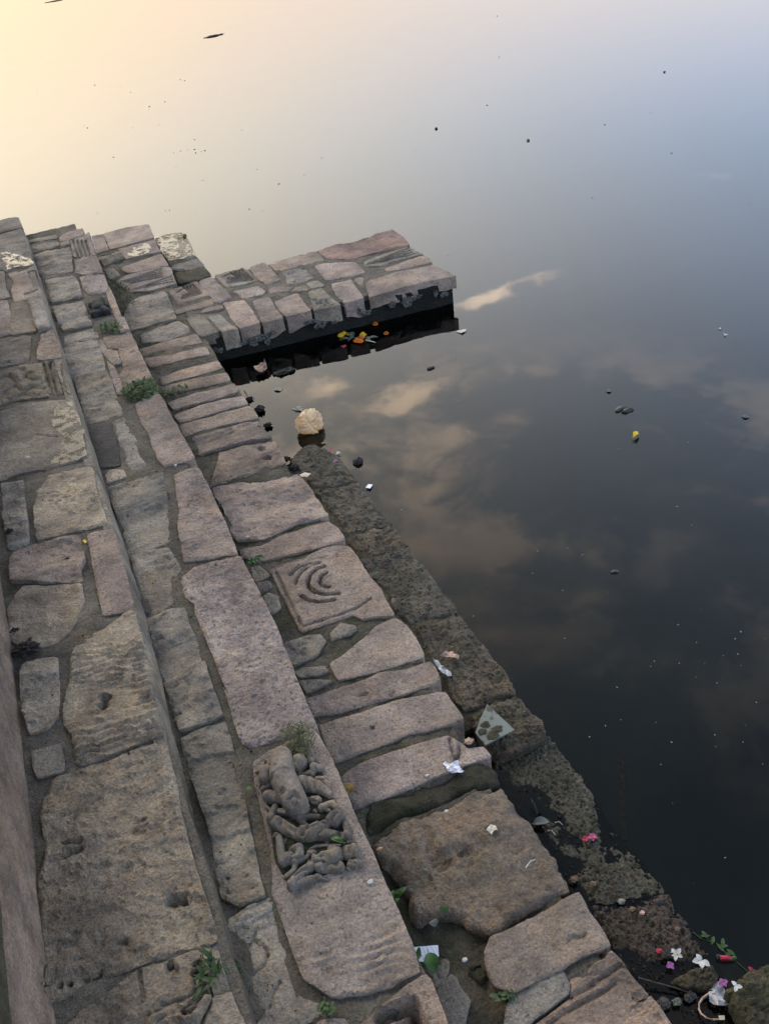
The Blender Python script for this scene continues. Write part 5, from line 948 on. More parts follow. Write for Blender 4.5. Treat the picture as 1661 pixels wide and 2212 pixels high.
def tuft(name, label, cat, loc, n, L, W, rad, hgt, sd, mat):
    """a low spreading mat of many tiny leaves: stems and one foliage part"""
    rs = random.Random(sd); loc = Vector(loc); t = empty(name, loc); props(t, label, cat); V = []; F = []
    rx, ry = rad
    for k in range(n):
        a = rs.uniform(0, 6.28); r = math.sqrt(rs.random()); p = Vector((math.cos(a) * r * rx, math.sin(a) * r * ry, hgt * (1 - r * r) * rs.uniform(.2, 1.)))
        d = Vector((rs.uniform(-1, 1), rs.uniform(-1, 1), rs.uniform(-.1, .7))).normalized(); s = d.cross(Vector((0, 0, 1))).normalized()
        l = L * rs.uniform(.6, 1.3); w = W * rs.uniform(.6, 1.2) * .5; b = len(V)
        V += [tuple(p), tuple(p + d * l * .5 + s * w), tuple(p + d * l), tuple(p + d * l * .5 - s * w + Vector((0, 0, w * .3)))]; F.append((b, b + 1, b + 2, b + 3))
    link('foliage', V, F, mat, t, origin=np.array(loc) * 0).location = loc
    for o in t.children: o.matrix_parent_inverse = parent_world(t).inverted()
    for k in range(4):
        a = rs.uniform(0, 6.28); tube('stem', [loc, loc + Vector((math.cos(a) * rx * .5, math.sin(a) * ry * .5, hgt * .6)), loc + Vector((math.cos(a) * rx * .9, math.sin(a) * ry * .9, hgt * .4))], .0012, mat, t, 5)
    return t
def petal_mesh(key, L, W, mat):
    return leaf_mesh(key, L, W, .35, mat, 4)
def flower(name, label, cat, loc, n, r, w, mat, sd, group=None, tilt=.25, centre=None, missing=0):
    r, w = r * .8, w * .8; rs = random.Random(sd); t = empty(name, loc); props(t, label, cat, group); me = petal_mesh((mat, r, w), r, w, mat)
    for k in range(n - missing): put('petal', me, loc, (tilt + rs.uniform(-.15, .15), rs.uniform(-.2, .2), 6.283 * k / n + rs.uniform(-.2, .2)), t, rs.uniform(.85, 1.1))
    if centre: lump('flower_centre', Vector(loc) + Vector((0, 0, .002)), (r * .18, r * .18, r * .14), centre, t, sd, sub=1)
    return t
def marigold(name, loc, r, mat, sd, parent=None):
    """ruffled flower head: rings of short petals in one mesh"""
    rs = random.Random(sd); V = []; F = []
    for ring, (rr, zz, n) in enumerate(((1., .25, 14), (.78, .5, 12), (.52, .72, 9), (.25, .85, 6))):
        for k in range(n):
            a = 6.283 * (k + .5 * ring) / n + rs.uniform(-.1, .1); w = 2.2 * rr / n * 1.6; q = rr * rs.uniform(.88, 1.1)
            i0 = (math.cos(a) * q * .35, math.sin(a) * q * .35, zz * .55); s = (-math.sin(a) * w, math.cos(a) * w)
            o = (math.cos(a) * q, math.sin(a) * q, zz * rs.uniform(.7, 1.15)); b = len(V)
            V += [i0, (o[0] * .85 + s[0], o[1] * .85 + s[1], o[2]), (o[0], o[1], o[2] - .06), (o[0] * .85 - s[0], o[1] * .85 - s[1], o[2])]; F.append((b, b + 1, b + 2, b + 3))
    b = len(V); V.append((0, 0, .8))
    for k in range(10): V.append((math.cos(k * .628) * .85, math.sin(k * .628) * .85, .0))
    for k in range(10): F.append((b, b + 1 + k, b + 1 + (k + 1) % 10))
    V = [(x * r, y * r, z * r) for x, y, z in V]
    o = link(name, V, F, mat, parent, origin=np.zeros(3), smooth=False); o.location = loc
    if parent: o.matrix_parent_inverse = parent_world(parent).inverted()
    return o
def leaf_obj(name, label, cat, pts, w, mat, lift=.004, sd=0, group=None, curl=.5):
    """one fallen leaf from base to tip: blade and stalk"""
    a, b = Vector(pts[0]), Vector(pts[1]); a.z += lift; b.z += lift; d = b - a; L = d.length
    t = empty(name, a); props(t, label, cat, group)
    me = leaf_mesh((name, label), L, w, curl, mat, 7); ang = math.atan2(d.y, d.x) - math.pi / 2
    put('blade', me, a, (0, 0, ang), t)
    tube('stalk', [a + Vector((0, 0, .001)), a - d * .22 + Vector((0, 0, .002))], .0009, mat, t, 5)
    return t
def film(name, poly, z, parent=None):
    V = [(p[0], p[1], z) for p in poly]
    Q = []
    for k in range(len(V)):
        a, b = Vector(V[k]), Vector(V[(k + 1) % len(V)])
        for j in range(8):
            c = a.lerp(b, j / 8); Q.append((c.x + .012 * fb(c.x, c.y, 1.5, 22, 4), c.y + .016 * fb(c.x, c.y, 7.5, 22, 4), z))
    V = Q
    if sum(V[k][0] * V[(k + 1) % len(V)][1] - V[(k + 1) % len(V)][0] * V[k][1] for k in range(len(V))) < 0: V = V[::-1]
    o = link(name, V, [tuple(range(len(V)))], 'puddle', parent, smooth=False); props(o, kind='structure'); return o
# ------------------------------------------------------------------ puddles on the stones, with one film added for a bright patch
def puddle_mat():
    m, nt, out = newmat('puddle_water')
    fr = nd(nt, 'ShaderNodeFresnel', IOR=1.36).outputs[0]
    gl = nd(nt, 'ShaderNodeBsdfGlossy', Color=(1, 1, 1, 1), Roughness=.16); tr = nd(nt, 'ShaderNodeBsdfTransparent', Color=(.85, .84, .80, 1))
    P = nd(nt, 'ShaderNodeNewGeometry').outputs['Position']; pn = nd(nt, 'ShaderNodeTexNoise', Vector=P, Scale=24., Detail=6., Roughness=.65).outputs['Fac']
    fr = math_(nt, 'MULTIPLY', fr, ramp(nt, pn, .40, .56, .05, 1.))
    nt.links.new(nd(nt, 'ShaderNodeMixShader', i0=fr, i1=tr.outputs[0], i2=gl.outputs[0]).outputs[0], out.inputs[0]); return m
MAT['puddle'] = puddle_mat()
film('puddle', [(0.0047, 4.8277, 0.342), (0.0159, 4.858, 0.342), (0.0396, 4.8888, 0.342), (0.0681, 4.8862, 0.342), (0.0702, 4.8399, 0.342), (0.0487, 4.8224, 0.342)], .3415)
film('puddle', [(0.404, 5.1282, 0.152), (0.4347, 5.2017, 0.152), (0.4752, 5.2641, 0.152), (0.5539, 5.3037, 0.152), (0.5604, 5.2468, 0.152), (0.5686, 5.1699, 0.152), (0.5315, 5.1249, 0.152), (0.4745, 5.0995, 0.152)], .1512)
film('puddle', [(-0.2171, 4.8857, 0.422), (-0.1779, 4.8595, 0.422), (-0.1331, 4.7709, 0.422), (-0.0861, 4.6795, 0.422), (-0.0835, 4.6082, 0.422), (-0.1188, 4.6016, 0.422), (-0.1737, 4.6329, 0.422), (-0.2116, 4.6062, 0.422), (-0.2174, 4.7242, 0.422)], .4215)
film('puddle', [(-0.1378, 3.0763, 0.422), (-0.0938, 3.0631, 0.422), (-0.0867, 3.0037, 0.422), (-0.0868, 2.8985, 0.422), (-0.0879, 2.799, 0.422), (-0.0993, 2.6597, 0.422), (-0.1287, 2.6482, 0.422), (-0.168, 2.6433, 0.422), (-0.2196, 2.6531, 0.422), (-0.1966, 2.686, 0.422), (-0.1711, 2.7359, 0.422), (-0.1548, 2.8204, 0.422), (-0.1672, 2.8943, 0.422), (-0.1845, 2.945, 0.422), (-0.162, 3.0056, 0.422)], .4205)  # film added over this slab; its reflection makes the brighter patch
film('puddle', [(0.6454, 5.6247, 0.064), (0.7468, 5.6078, 0.064), (0.8087, 5.5761, 0.064), (0.8121, 5.4281, 0.064), (0.7922, 5.1531, 0.064), (0.7273, 5.1543, 0.064), (0.6371, 5.1728, 0.064), (0.6331, 5.3646, 0.064)], .0612)
film('puddle', [(0.3419, 0.9905, 0.145), (0.3627, 0.9937, 0.145), (0.3844, 0.986, 0.145), (0.4214, 0.9827, 0.145), (0.3954, 0.97, 0.145), (0.3683, 0.9668, 0.145), (0.3403, 0.9743, 0.145)], .1455)
# ------------------------------------------------------------------ things on the far water
t = lump('floating_debris', (2.8926, 12.753, 0.002), (.13, .022, .012), 'twig', sd=2, amp=.7); props(t, 'long dark clump of rotten debris adrift on the bright far water', 'debris'); t.rotation_euler.z = .15
t = lump('floating_debris', (1.6155, 19.5972, 0.002), (.16, .018, .008), 'twig', sd=5, amp=.6); props(t, 'thin dark streak of debris at the upper edge of the warm bright water', 'debris')
for p, s, m, l in (((3.1312, 6.6708, 0.004), .012, 'seed', 'dark round fruit floating on the pale middle water'), ((3.4974, 5.88, 0.004), .012, 'olive', 'olive green round fruit floating on the pale grey water'), ((5.3696, 6.7488, 0.003), .010, 'seed', 'small dark fruit floating far out on the bluish water')):
    t = lump('floating_fruit', p, (s, s, s * .8), m, sd=s * 399, amp=.12, sub=2); props(t, l, 'fruit', 'fruits floating on the open water')
t = lump('mossy_fruit', (0.8121, 5.4819, 0.07), (.014, .014, .014), 'olive', sd=4, amp=.2, sub=2); props(t, 'small round olive fruit perched at the corner of the sunlit far ledge stone', 'fruit')
# ------------------------------------------------------------------ by the jetty
fo = empty('flower_offering', (1.2347, 3.6999, 0.0)); props(fo, 'bunch of yellow and orange marigolds with dark leaves floating by the jetty', 'flowers')
for k, (p, m, r) in enumerate((((1.1775, 3.7533, 0.006), 'yellow', .021), ((1.1985, 3.7644, 0.006), 'yellow', .019), ((1.2149, 3.7493, 0.004), 'yellow', .013), ((1.2686, 3.6886, 0.01), 'yellow', .022), ((1.2581, 3.6774, 0.006), 'orange', .021), ((1.2234, 3.6556, 0.006), 'orange', .023), ((1.2347, 3.6408, 0.006), 'orange', .021))): marigold('marigold', p, r * .8, m, k, fo)
for k, p in enumerate(((1.1584, 3.7212, 0.004), (1.213, 3.7176, 0.004), (1.228, 3.7175, 0.006), (1.2346, 3.6917, 0.006), (1.2762, 3.6681, 0.006), (1.2763, 3.6448, 0.006), (1.2151, 3.7044, 0.004), (1.255, 3.6529, 0.004))):
    put('leaf', leaf_mesh('offer', .05, .02, .4, 'greyleaf'), p, (.15, .1, k * 1.3 + 4.2), fo)
tube('stem', [(1.2632, 3.6426, 0.006), (1.2763, 3.609, 0.01), (1.2924, 3.591, 0.006)], .0035, 'straw', fo)
for p, l, r in (((1.3692, 3.7717, 0.004), 'single orange marigold close under the jetty wall', .020), ((1.3747, 3.6499, 0.003), 'single orange marigold floating in the jetty reflection', .018)):
    t = empty('marigold', p); props(t, l, 'flower'); marigold('flower_head', p, r * .75, 'orange', 7, t); lump('calyx', Vector(p) + Vector((0, 0, .002)), (r * .5, r * .5, r * .4), 'weed', t, 1, sub=1)
t = flower('red_petals', 'scatter of dark red petals near the marigold bunch', 'petals', (1.1514, 3.6482, 0.003), 5, .018, .012, 'red', 3, tilt=.05)
t = sheet('crumpled_wrapper', [(0.7046, 3.6696, 0.02), (0.7273, 3.6752, 0.02), (0.7455, 3.6691, 0.02), (0.7701, 3.6949, 0.02), (0.7662, 3.6591, 0.02), (0.7556, 3.6138, 0.02), (0.7242, 3.6, 0.02), (0.7028, 3.6187, 0.02)], 'brownwrap', amp=.03, res=.012, sd=4, freq=16); props(t, 'crumpled brown wrapper floating in the dark corner under the jetty', 'wrapper')
t = lump('algae_clump', (0.8275, 3.5781, 0.004), (.05, .02, .012), 'wet', sd=6, amp=.6, color=(.06, .06, .05)); props(t, 'dark algae hump breaking the water in the jetty corner', 'algae')
sc1 = sheet('pond_scum', [(0.7467, 3.2446, 0.001), (0.7695, 3.2512, 0.001), (0.7911, 3.2341, 0.001), (0.7912, 3.211, 0.001), (0.7788, 3.1991, 0.001), (0.7554, 3.2202, 0.001)], 'scum', amp=.006, res=.009, sd=2, freq=60, lift=.0); props(sc1, 'patch of pale scum between the plastic bag and the slabs', 'scum')
sc1 = sheet('pond_scum', [(1.6636, 3.4707, 0.001), (1.6907, 3.4749, 0.001), (1.7143, 3.4627, 0.001), (1.7, 3.4449, 0.001), (1.6767, 3.4383, 0.001)], 'cream', amp=.006, res=.009, sd=3, freq=60, lift=.0); props(sc1, 'pale foam scrap at the tip of the jetty reflection', 'scum')
sc1 = sheet('pond_scum', [(0.7323, 3.4537, 0.001), (0.7557, 3.4575, 0.001), (0.7675, 3.434, 0.001), (0.7515, 3.4176, 0.001), (0.7308, 3.4353, 0.001)], 'scum', amp=.006, res=.009, sd=5, freq=60, lift=.0); props(sc1, 'small scum patch on the peach coloured water below the jetty', 'scum')
# lime crusts on the black face of the jetty
def jwall(px, z): return (px, 3.86 - .086 * (px - .528) - .004, z)
for k, (px, z, s) in enumerate(((1.47, .078, .030), (1.55, .075, .032), (1.60, .088, .022), (1.70, .083, .020), (1.745, .066, .022), (1.10, .072, .026), (1.17, .068, .03), (1.19, .083, .022), (.80, .075, .03), (.83, .055, .028), (.76, .055, .024), (.73, .075, .02), (.58, .075, .02), (.60, .062, .018), (1.05, .095, .02), (1.30, .088, .024), (.86, .085, .02), (1.33, .072, .02))):
    lump('lime_crust', jwall(px, z), (s * (.5 + .35 * (k % 3)), s * .4, s * (.45 + .2 * (k % 2))), 'crust', jetty, sd=k * 1.7, amp=1.1, freq=4.1)
# ------------------------------------------------------------------ plastic bag
def bag():
    t = empty('plastic_bag', (0.7585, 2.9921, 0.0)); props(t, 'crumpled yellowish plastic bag floating at the head of the muddy ledge', 'bag')
    c = Vector((0.7632, 3.0087, 0.0)); c.y += .03; c.z = .036
    b = lump('bag_body', c, (.068, .050, .056), 'bag', t, sd=3.3, amp=.16, sub=5, freq=.9, fold=.16, flat=.6, crease=((.8, .3, .5, -.25), (.5, -.6, .62, .35), (-.3, .2, .93, .15), (.9, -.4, .1, .5)))
    b.rotation_euler = (.1, .25, .5); b.data.set_sharp_from_angle(angle=R(180))
    for k, (dx, dy, dz, r) in enumerate(((-.055, -.005, .035, 1.0), (-.035, -.03, .05, 1.6))):
        V = []; F = []
        for i in range(7):
            q = i / 6 * 1.7 - .3 + r; rr = .032 * (1 + .25 * math.sin(i * 2.1 + k))
            V += [(c.x + dx, c.y + dy, c.z + dz - .03), (c.x + dx + math.cos(q) * rr * (-1 if k == 0 else .9), c.y + dy + .01 * math.sin(i * 3.), c.z + dz + math.sin(q) * rr * .45)]
        for i in range(6): F.append((2 * i, 2 * i + 1, 2 * i + 3))
    sheet('bag_fold', [(c.x - .05, c.y - .045, .055), (c.x + .01, c.y - .05, .055), (c.x + .05, c.y - .035, .055), (c.x + .0, c.y - .02, .055)], 'bag', amp=.02, res=.01, sd=3, parent=t, freq=30)
bag()
t = lump('mud_clod', (0.8419, 2.7092, 0.006), (.018, .014, .012), 'dark', sd=8, amp=.6); props(t, 'black clod floating off the end of the muddy ledge', 'clod')
t = sheet('paper_scrap', [(0.8025, 2.5369, 0.002), (0.8199, 2.5523, 0.002), (0.8337, 2.5416, 0.002), (0.8151, 2.5206, 0.002)], 'paper', amp=.002, sd=3); props(t, 'small white paper rectangle floating just off the muddy ledge', 'paper')
flower('petal_scrap', 'crimson petal scrap at the tip of the muddy ledge', 'petal', (0.7818, 2.8407, 0.012), 3, .012, .010, 'red', 4)
flower('petal_scrap', 'white petal pair on the water beside the ledge tip', 'petal', (0.7969, 2.8059, 0.006), 3, .014, .010, 'white', 5)
flower('petal_scrap', 'pale purple petal lying on the mud near the ledge tip', 'petal', (0.7538, 2.7128, 0.042), 3, .013, .011, 'purple', 6)
# black debris caught along the foot of the slabs
for k, (p, s, l) in enumerate((((0.6204, 3.3066, 0.012), .034, 'black wet clod against the slab ends near the scum'), ((0.6134, 3.1649, 0.01), .024, 'small black clod at the slab foot beside the bag'), ((0.602, 2.863, 0.02), .022, 'dark clod wedged between slab and ledge tip'), ((0.602, 2.7756, 0.03), .026, 'dark clod on the ledge under the rippled slab'), ((0.6367, 2.5573, 0.045), .013, 'round black dung pellet on the muddy ledge'), ((0.61, 3.4284, 0.006), .022, 'dark clod in the water below the narrow slabs'))):
    t = lump('mud_clod', p, (s * .65, s * .5, s * .4), 'dark', sd=k * 2.3 + 1, amp=.7 if s > .015 else .1); props(t, l, 'clod', 'dark clods along the water edge')
t = tube('twig', [(0.6063, 3.4838, 0.02), (0.6014, 3.3942, 0.03), (0.6162, 3.3795, 0.04), (0.6234, 3.3784, 0.02)], .003, 'twig'); props(t, 'black forked twig in the water below the narrow slabs', 'twig')
t = sheet('paper_scrap', [(0.5995, 2.6902, 0.045), (0.6216, 2.6933, 0.045), (0.6407, 2.6758, 0.045), (0.6224, 2.6616, 0.045), (0.6015, 2.6701, 0.045)], 'cream', amp=.004, sd=9); props(t, 'cream scrap lying at the slab foot on the muddy ledge', 'scrap')
# ------------------------------------------------------------------ open water litter
t = empty('floating_leaf', (1.8348, 2.2982, 0.0)); props(t, 'yellow dead leaf floating alone on the dark middle water', 'leaf')
put('blade', leaf_mesh('yl', .036, .022, .5, 'dryleaf'), (1.8109, 2.2878, 0.006), (.2, .3, -1.4), t); put('blade', leaf_mesh('yl2', .028, .018, .8, 'yellow'), (1.8144, 2.2861, 0.012), (.5, .2, -1.2), t)
leaf_obj('floating_leaf', 'thin grey leaf floating on the blue dark water', 'leaf', ((1.9321, 2.6321, 0.0), (1.9512, 2.6171, 0.0)), .016, 'greyleaf', .003)
leaf_obj('floating_leaf', 'grey willow leaf floating near the peach cloud reflection', 'leaf', ((2.2485, 2.1913, 0.0), (2.2675, 2.1711, 0.0)), .016, 'greyleaf', .003)
for p, l in (((1.8966, 2.4856, 0.003), 'dark seed pod with pale dots on the middle water'), ((1.9135, 2.4599, 0.003), 'dark seed pod drifting next to its twin')):
    t = lump('seed_pod', p, (.022, .012, .008), 'seed', sd=p[0] * 9, amp=.6, sub=2); props(t, l, 'seed pod')
flower('petal_scrap', 'pale petal floating on the steel blue water', 'petal', (2.6336, 2.7432, 0.003), 3, .016, .008, 'white', 15, tilt=.05)
flower('petal_scrap', 'tiny white petal just above the pale petal on blue water', 'petal', (2.6548, 2.8018, 0.003), 3, .011, .009, 'white', 16, tilt=.05)
t = tube('twig', [(1.3094, 1.7034, 0.003), (1.3204, 1.7007, 0.006), (1.3304, 1.6936, 0.003)], .004, 'greyleaf'); props(t, 'short grey twig floating in the lower cloud reflection', 'twig')
t = lump('water_insect', (1.4047, 3.2212, 0.004), (.02, .008, .006), 'seed', sd=2, amp=.5, sub=2); props(t, 'dark winged speck on the water off the jetty tip', 'insect')
fl_dark = [(0.4019, 14.818, 0.002), (0.2843, 11.6904, 0.002), (0.4782, 11.32, 0.002), (1.0865, 11.1064, 0.002), (1.3069, 10.73, 0.002), (1.3516, 10.3509, 0.002), (1.3822, 9.5142, 0.002), (1.3508, 9.3812, 0.002), (1.3134, 8.7129, 0.002), (1.0887, 8.8101, 0.002), (0.7231, 9.1747, 0.002), (0.7079, 9.2964, 0.002), (1.9194, 10.4688, 0.002), (1.9474, 10.3903, 0.002), (1.5537, 9.5838, 0.002), (1.4564, 7.9355, 0.002), (1.6389, 7.6827, 0.002), (1.2151, 7.6736, 0.002), (1.276, 7.6822, 0.002), (1.3323, 7.6702, 0.002), (1.3836, 7.6374, 0.002), (1.4466, 7.5342, 0.002), (1.3667, 7.5279, 0.002), (1.233, 7.6231, 0.002), (1.4161, 7.5302, 0.002), (1.989, 7.5402, 0.002), (1.873, 7.9088, 0.002), (1.8884, 6.3166, 0.002), (1.6728, 6.2581, 0.002), (1.2398, 6.7553, 0.002), (1.2252, 6.7685, 0.002), (1.1392, 7.2518, 0.002), (0.7614, 7.9489, 0.002), (0.8437, 6.2752, 0.002), (0.8683, 6.26, 0.002), (1.0113, 6.0585, 0.002), (1.3394, 5.8869, 0.002), (1.4041, 5.7924, 0.002), (0.4162, 6.5684, 0.002), (2.1358, 6.6184, 0.002), (1.646, 6.715, 0.002), (5.7927, 10.4343, 0.002), (4.7267, 8.4916, 0.002), (4.3656, 6.8837, 0.002), (3.7595, 6.9822, 0.002), (4.5215, 5.8087, 0.002), (4.116, 5.8135, 0.002), (2.744, 6.2492, 0.002), (3.4196, 5.1573, 0.002), (4.0486, 4.9426, 0.002), (3.1712, 4.5715, 0.002), (2.0551, 4.3251, 0.002), (3.7871, 3.899, 0.002), (2.9838, 3.5497, 0.002), (2.7345, 4.3054, 0.002)]
fl_pale = [(1.1772, 1.3255, 0.002), (1.1975, 1.336, 0.002), (1.2523, 1.2969, 0.002), (1.3118, 1.2622, 0.002), (1.2848, 1.2565, 0.002), (1.2607, 1.2351, 0.002), (1.2949, 1.1913, 0.002), (1.4373, 1.4341, 0.002), (1.3442, 1.4188, 0.002), (1.3439, 1.3367, 0.002), (1.4465, 1.2957, 0.002), (1.479, 1.3097, 0.002), (1.517, 1.2561, 0.002), (1.375, 1.2612, 0.002), (1.3924, 1.2081, 0.002), (1.4137, 1.2467, 0.002), (1.3406, 1.09, 0.002), (1.2643, 1.0449, 0.002), (1.1767, 1.0573, 0.002), (1.1548, 1.0271, 0.002), (1.2229, 1.0064, 0.002), (1.0665, 1.09, 0.002), (1.0703, 1.1607, 0.002), (0.9948, 1.2106, 0.002), (0.9489, 1.2132, 0.002), (0.892, 1.2024, 0.002), (1.0004, 1.0473, 0.002), (1.2203, 0.9329, 0.002), (0.9571, 0.9446, 0.002), (1.0518, 1.3072, 0.002), (1.0272, 1.5328, 0.002), (1.1327, 1.7092, 0.002), (1.3221, 1.7019, 0.002), (1.2785, 1.8199, 0.002), (1.2551, 1.8716, 0.002), (1.1551, 1.8139, 0.002), (1.093, 1.8241, 0.002), (1.164, 1.9098, 0.002), (1.024, 1.9661, 0.002), (1.1301, 1.5791, 0.002), (1.0915, 1.5861, 0.002), (1.243, 1.6319, 0.002), (1.1855, 1.5279, 0.002), (1.6688, 1.7633, 0.002), (1.4416, 1.6026, 0.002), (0.9726, 0.7757, 0.002), (0.837, 1.7475, 0.002), (0.8151, 1.4735, 0.002), (1.3295, 2.8735, 0.002), (1.3759, 2.898, 0.002), (1.8733, 2.7797, 0.002), (1.8937, 2.7149, 0.002), (2.4274, 2.4806, 0.002), (2.1749, 2.2819, 0.002), (2.122, 2.2782, 0.002), (1.9662, 2.1582, 0.002), (1.7274, 2.2554, 0.002), (1.3332, 2.3108, 0.002), (0.8637, 2.3484, 0.002), (1.6911, 1.869, 0.002), (1.116, 2.1106, 0.002), (1.1501, 2.2532, 0.002), (1.6543, 2.6152, 0.002), (0.8691, 0.7581, 0.002), (0.9714, 0.7754, 0.002)]
_hb = lump('floating_husk', (0, 0, -9), (1, .36, .3), 'husk', sd=1, amp=.3, sub=1); _db = lump('floating_speck', (0, 0, -9), (1, .3, .3), 'seed', sd=4, amp=.4, sub=1)
for src, L, lab, grp, s0 in ((_hb, fl_pale, 'tiny pale husk adrift on the dark water', 'pale husks adrift on the dark water', .0029), (_db, fl_dark, 'tiny dark speck adrift on the bright water', 'dark specks adrift on the bright water', .0026)):
    for k, p in enumerate(L):
        o = src if k == 0 else src.copy()
        if k: C.objects.link(o)
        d = math.hypot(p[0], p[1]); s = s0 * (.5 + .28 * d) * random.uniform(.55, 1.35); o.location = p; o.scale = (s, s, s); o.rotation_euler.z = random.uniform(0, 3.14)
        props(o, lab, 'debris', grp)
# ------------------------------------------------------------------ litter on the lower steps
t = sheet('glass_shard', [(0.6879, 1.384, 0.052), (0.6971, 1.3326, 0.052), (0.7089, 1.2755, 0.052), (0.6603, 1.2726, 0.052), (0.6184, 1.2693, 0.052), (0.6149, 1.3156, 0.052), (0.6488, 1.3499, 0.052)], 'glass', th=.005, amp=.0, res=.02, lift=.004); props(t, 'triangular shard of dirty greenish glass lying on the muddy ledge', 'glass shard')
for k, p in enumerate(((0.6498, 1.326, 0.062), (0.6685, 1.297, 0.062), (0.6304, 1.308, 0.062), (0.6481, 1.2845, 0.062))):
    lump('mud_splash', p, (.012 + .004 * (k % 2), .010, .003), 'mud', t, sd=k, amp=.7, sub=2, color=(.09, .075, .045))
t = sheet('foil_scrap', [(0.4717, 1.206, 0.152), (0.4803, 1.2077, 0.152), (0.4853, 1.1967, 0.152), (0.4957, 1.1966, 0.152), (0.5085, 1.1941, 0.152), (0.5034, 1.1809, 0.152), (0.5038, 1.1682, 0.152), (0.5071, 1.1624, 0.152), (0.4952, 1.1617, 0.152), (0.48, 1.1726, 0.152), (0.4737, 1.1808, 0.152), (0.4728, 1.1929, 0.152)], 'foil', amp=.012, res=.005, sd=3, freq=60); props(t, 'crumpled silver foil scrap on the edge of the cracked slab', 'foil')
t = sheet('plastic_wrapper', [(0.6329, 1.6083, 0.045), (0.6423, 1.5966, 0.045), (0.646, 1.5659, 0.045), (0.6569, 1.541, 0.045), (0.6521, 1.525, 0.045), (0.6422, 1.5304, 0.045), (0.6324, 1.5576, 0.045), (0.6312, 1.5836, 0.045)], 'wrapper', amp=.014, res=.006, sd=6, freq=45); props(t, 'torn silvery wrapper lying on the ledge below the slabs', 'wrapper')
t = sheet('faded_wrapper', [(0.6586, 1.6103, 0.045), (0.6787, 1.6122, 0.045), (0.6993, 1.6053, 0.045), (0.693, 1.5977, 0.045), (0.7056, 1.5822, 0.045), (0.6969, 1.5728, 0.045), (0.6785, 1.5927, 0.045)], 'beigewrap', amp=.010, res=.006, sd=7, freq=40); props(t, 'faded pinkish wrapper on the ledge above the silvery one', 'wrapper')
t = sheet('ruled_note', [(0.2247, 0.8449, 0.135), (0.2705, 0.8266, 0.135), (0.2631, 0.8069, 0.135), (0.2534, 0.8008, 0.135), (0.2218, 0.8139, 0.135)], 'note', amp=.004, res=.008, sd=2, lift=.004, freq=14); props(t, 'white ruled paper note tucked beside the end of the pink slab', 'paper')
leaf_obj('green_leaf', 'long green leaf lying across the ruled paper note', 'leaf', ((0.2437, 0.8131, 0.15), (0.2401, 0.7761, 0.14)), .030, 'leaf', .008)
leaf_obj('green_leaf', 'round green leaf on the corner of the ruled note', 'leaf', ((0.2281, 0.8151, 0.15), (0.2181, 0.8229, 0.15)), .028, 'leaf', .008)
leaf_obj('fallen_leaf', 'pale heart shaped leaf on the mossy foot of the big boulder', 'leaf', ((0.2812, 0.8719, 0.152), (0.2816, 0.857, 0.15)), .020, 'greyleaf', .004)
leaf_obj('fallen_leaf', 'curled olive leaf on the brown boulder slope', 'leaf', ((0.3173, 0.8876, 0.155), (0.3104, 0.8709, 0.155)), .020, 'weed', .006)
leaf_obj('fallen_leaf', 'small grey leaf at the rim of the dark hollow in the boulder', 'leaf', ((0.3166, 0.9807, 0.155), (0.3096, 0.9725, 0.155)), .014, 'greyleaf', .004)
leaf_obj('fallen_leaf', 'dull brown leaf on the ledge under the corner of the carved arc stone', 'leaf', ((0.6344, 1.8931, 0.05), (0.6204, 1.8449, 0.05)), .014, 'deadleaf', .006)
leaf_obj('green_scrap', 'bright green leaf scrap on the mud beside the carved arc stone', 'leaf', ((0.6185, 2.0226, 0.05), (0.6471, 2.0222, 0.05)), .008, 'leaf', .008)
leaf_obj('dry_leaf', 'yellow dry leaf caught against the edge of the sculpted slab', 'leaf', ((0.2491, 1.2524, 0.16), (0.2296, 1.225, 0.16)), .032, 'dryleaf', .008)
leaf_obj('fallen_leaf', 'pale green leaf on the grey mortar beside the sculpture', 'leaf', ((0.0325, 1.2145, 0.342), (0.0166, 1.2206, 0.342)), .010, 'leaf', .004)
leaf_obj('slender_leaf', 'shiny green leaf blade between the two reclining figures', 'leaf', ((0.157, 0.989, 0.365), (0.1393, 1.0117, 0.365)), .012, 'leaf', .004)
leaf_obj('slender_leaf', 'second shorter green blade beside the shiny one on the sculpture', 'leaf', ((0.1575, 0.9954, 0.368), (0.1427, 1.0068, 0.368)), .008, 'leaf', .004)
leaf_obj('floating_leaf', 'grey soaked leaf lying in the silt beside the boulder', 'leaf', ((0.626, 1.0454, 0.008), (0.6654, 1.0357, 0.008)), .022, 'greyleaf', .004)
leaf_obj('orange_leaf', 'tiny orange leaf on the big stained slab of the upper step', 'leaf', ((-0.288, 2.7402, 0.424), (-0.2699, 2.742, 0.424)), .014, 'beigewrap', .004)
t = sheet('yellow_scrap', [(-0.1754, 2.1961, 0.412), (-0.169, 2.2023, 0.412), (-0.1633, 2.1912, 0.412), (-0.1701, 2.1854, 0.412)], 'yellow', amp=.006, res=.006, sd=2); props(t, 'small bright yellow scrap in the joint between two pink stones', 'scrap')
t = lump('cigarette_butt', (0.245, 1.0675, 0.16), (.0085, .0035, .0035), 'butt', sd=1, amp=.05, sub=2); props(t, 'tan cigarette butt at the left foot of the big boulder', 'cigarette butt')
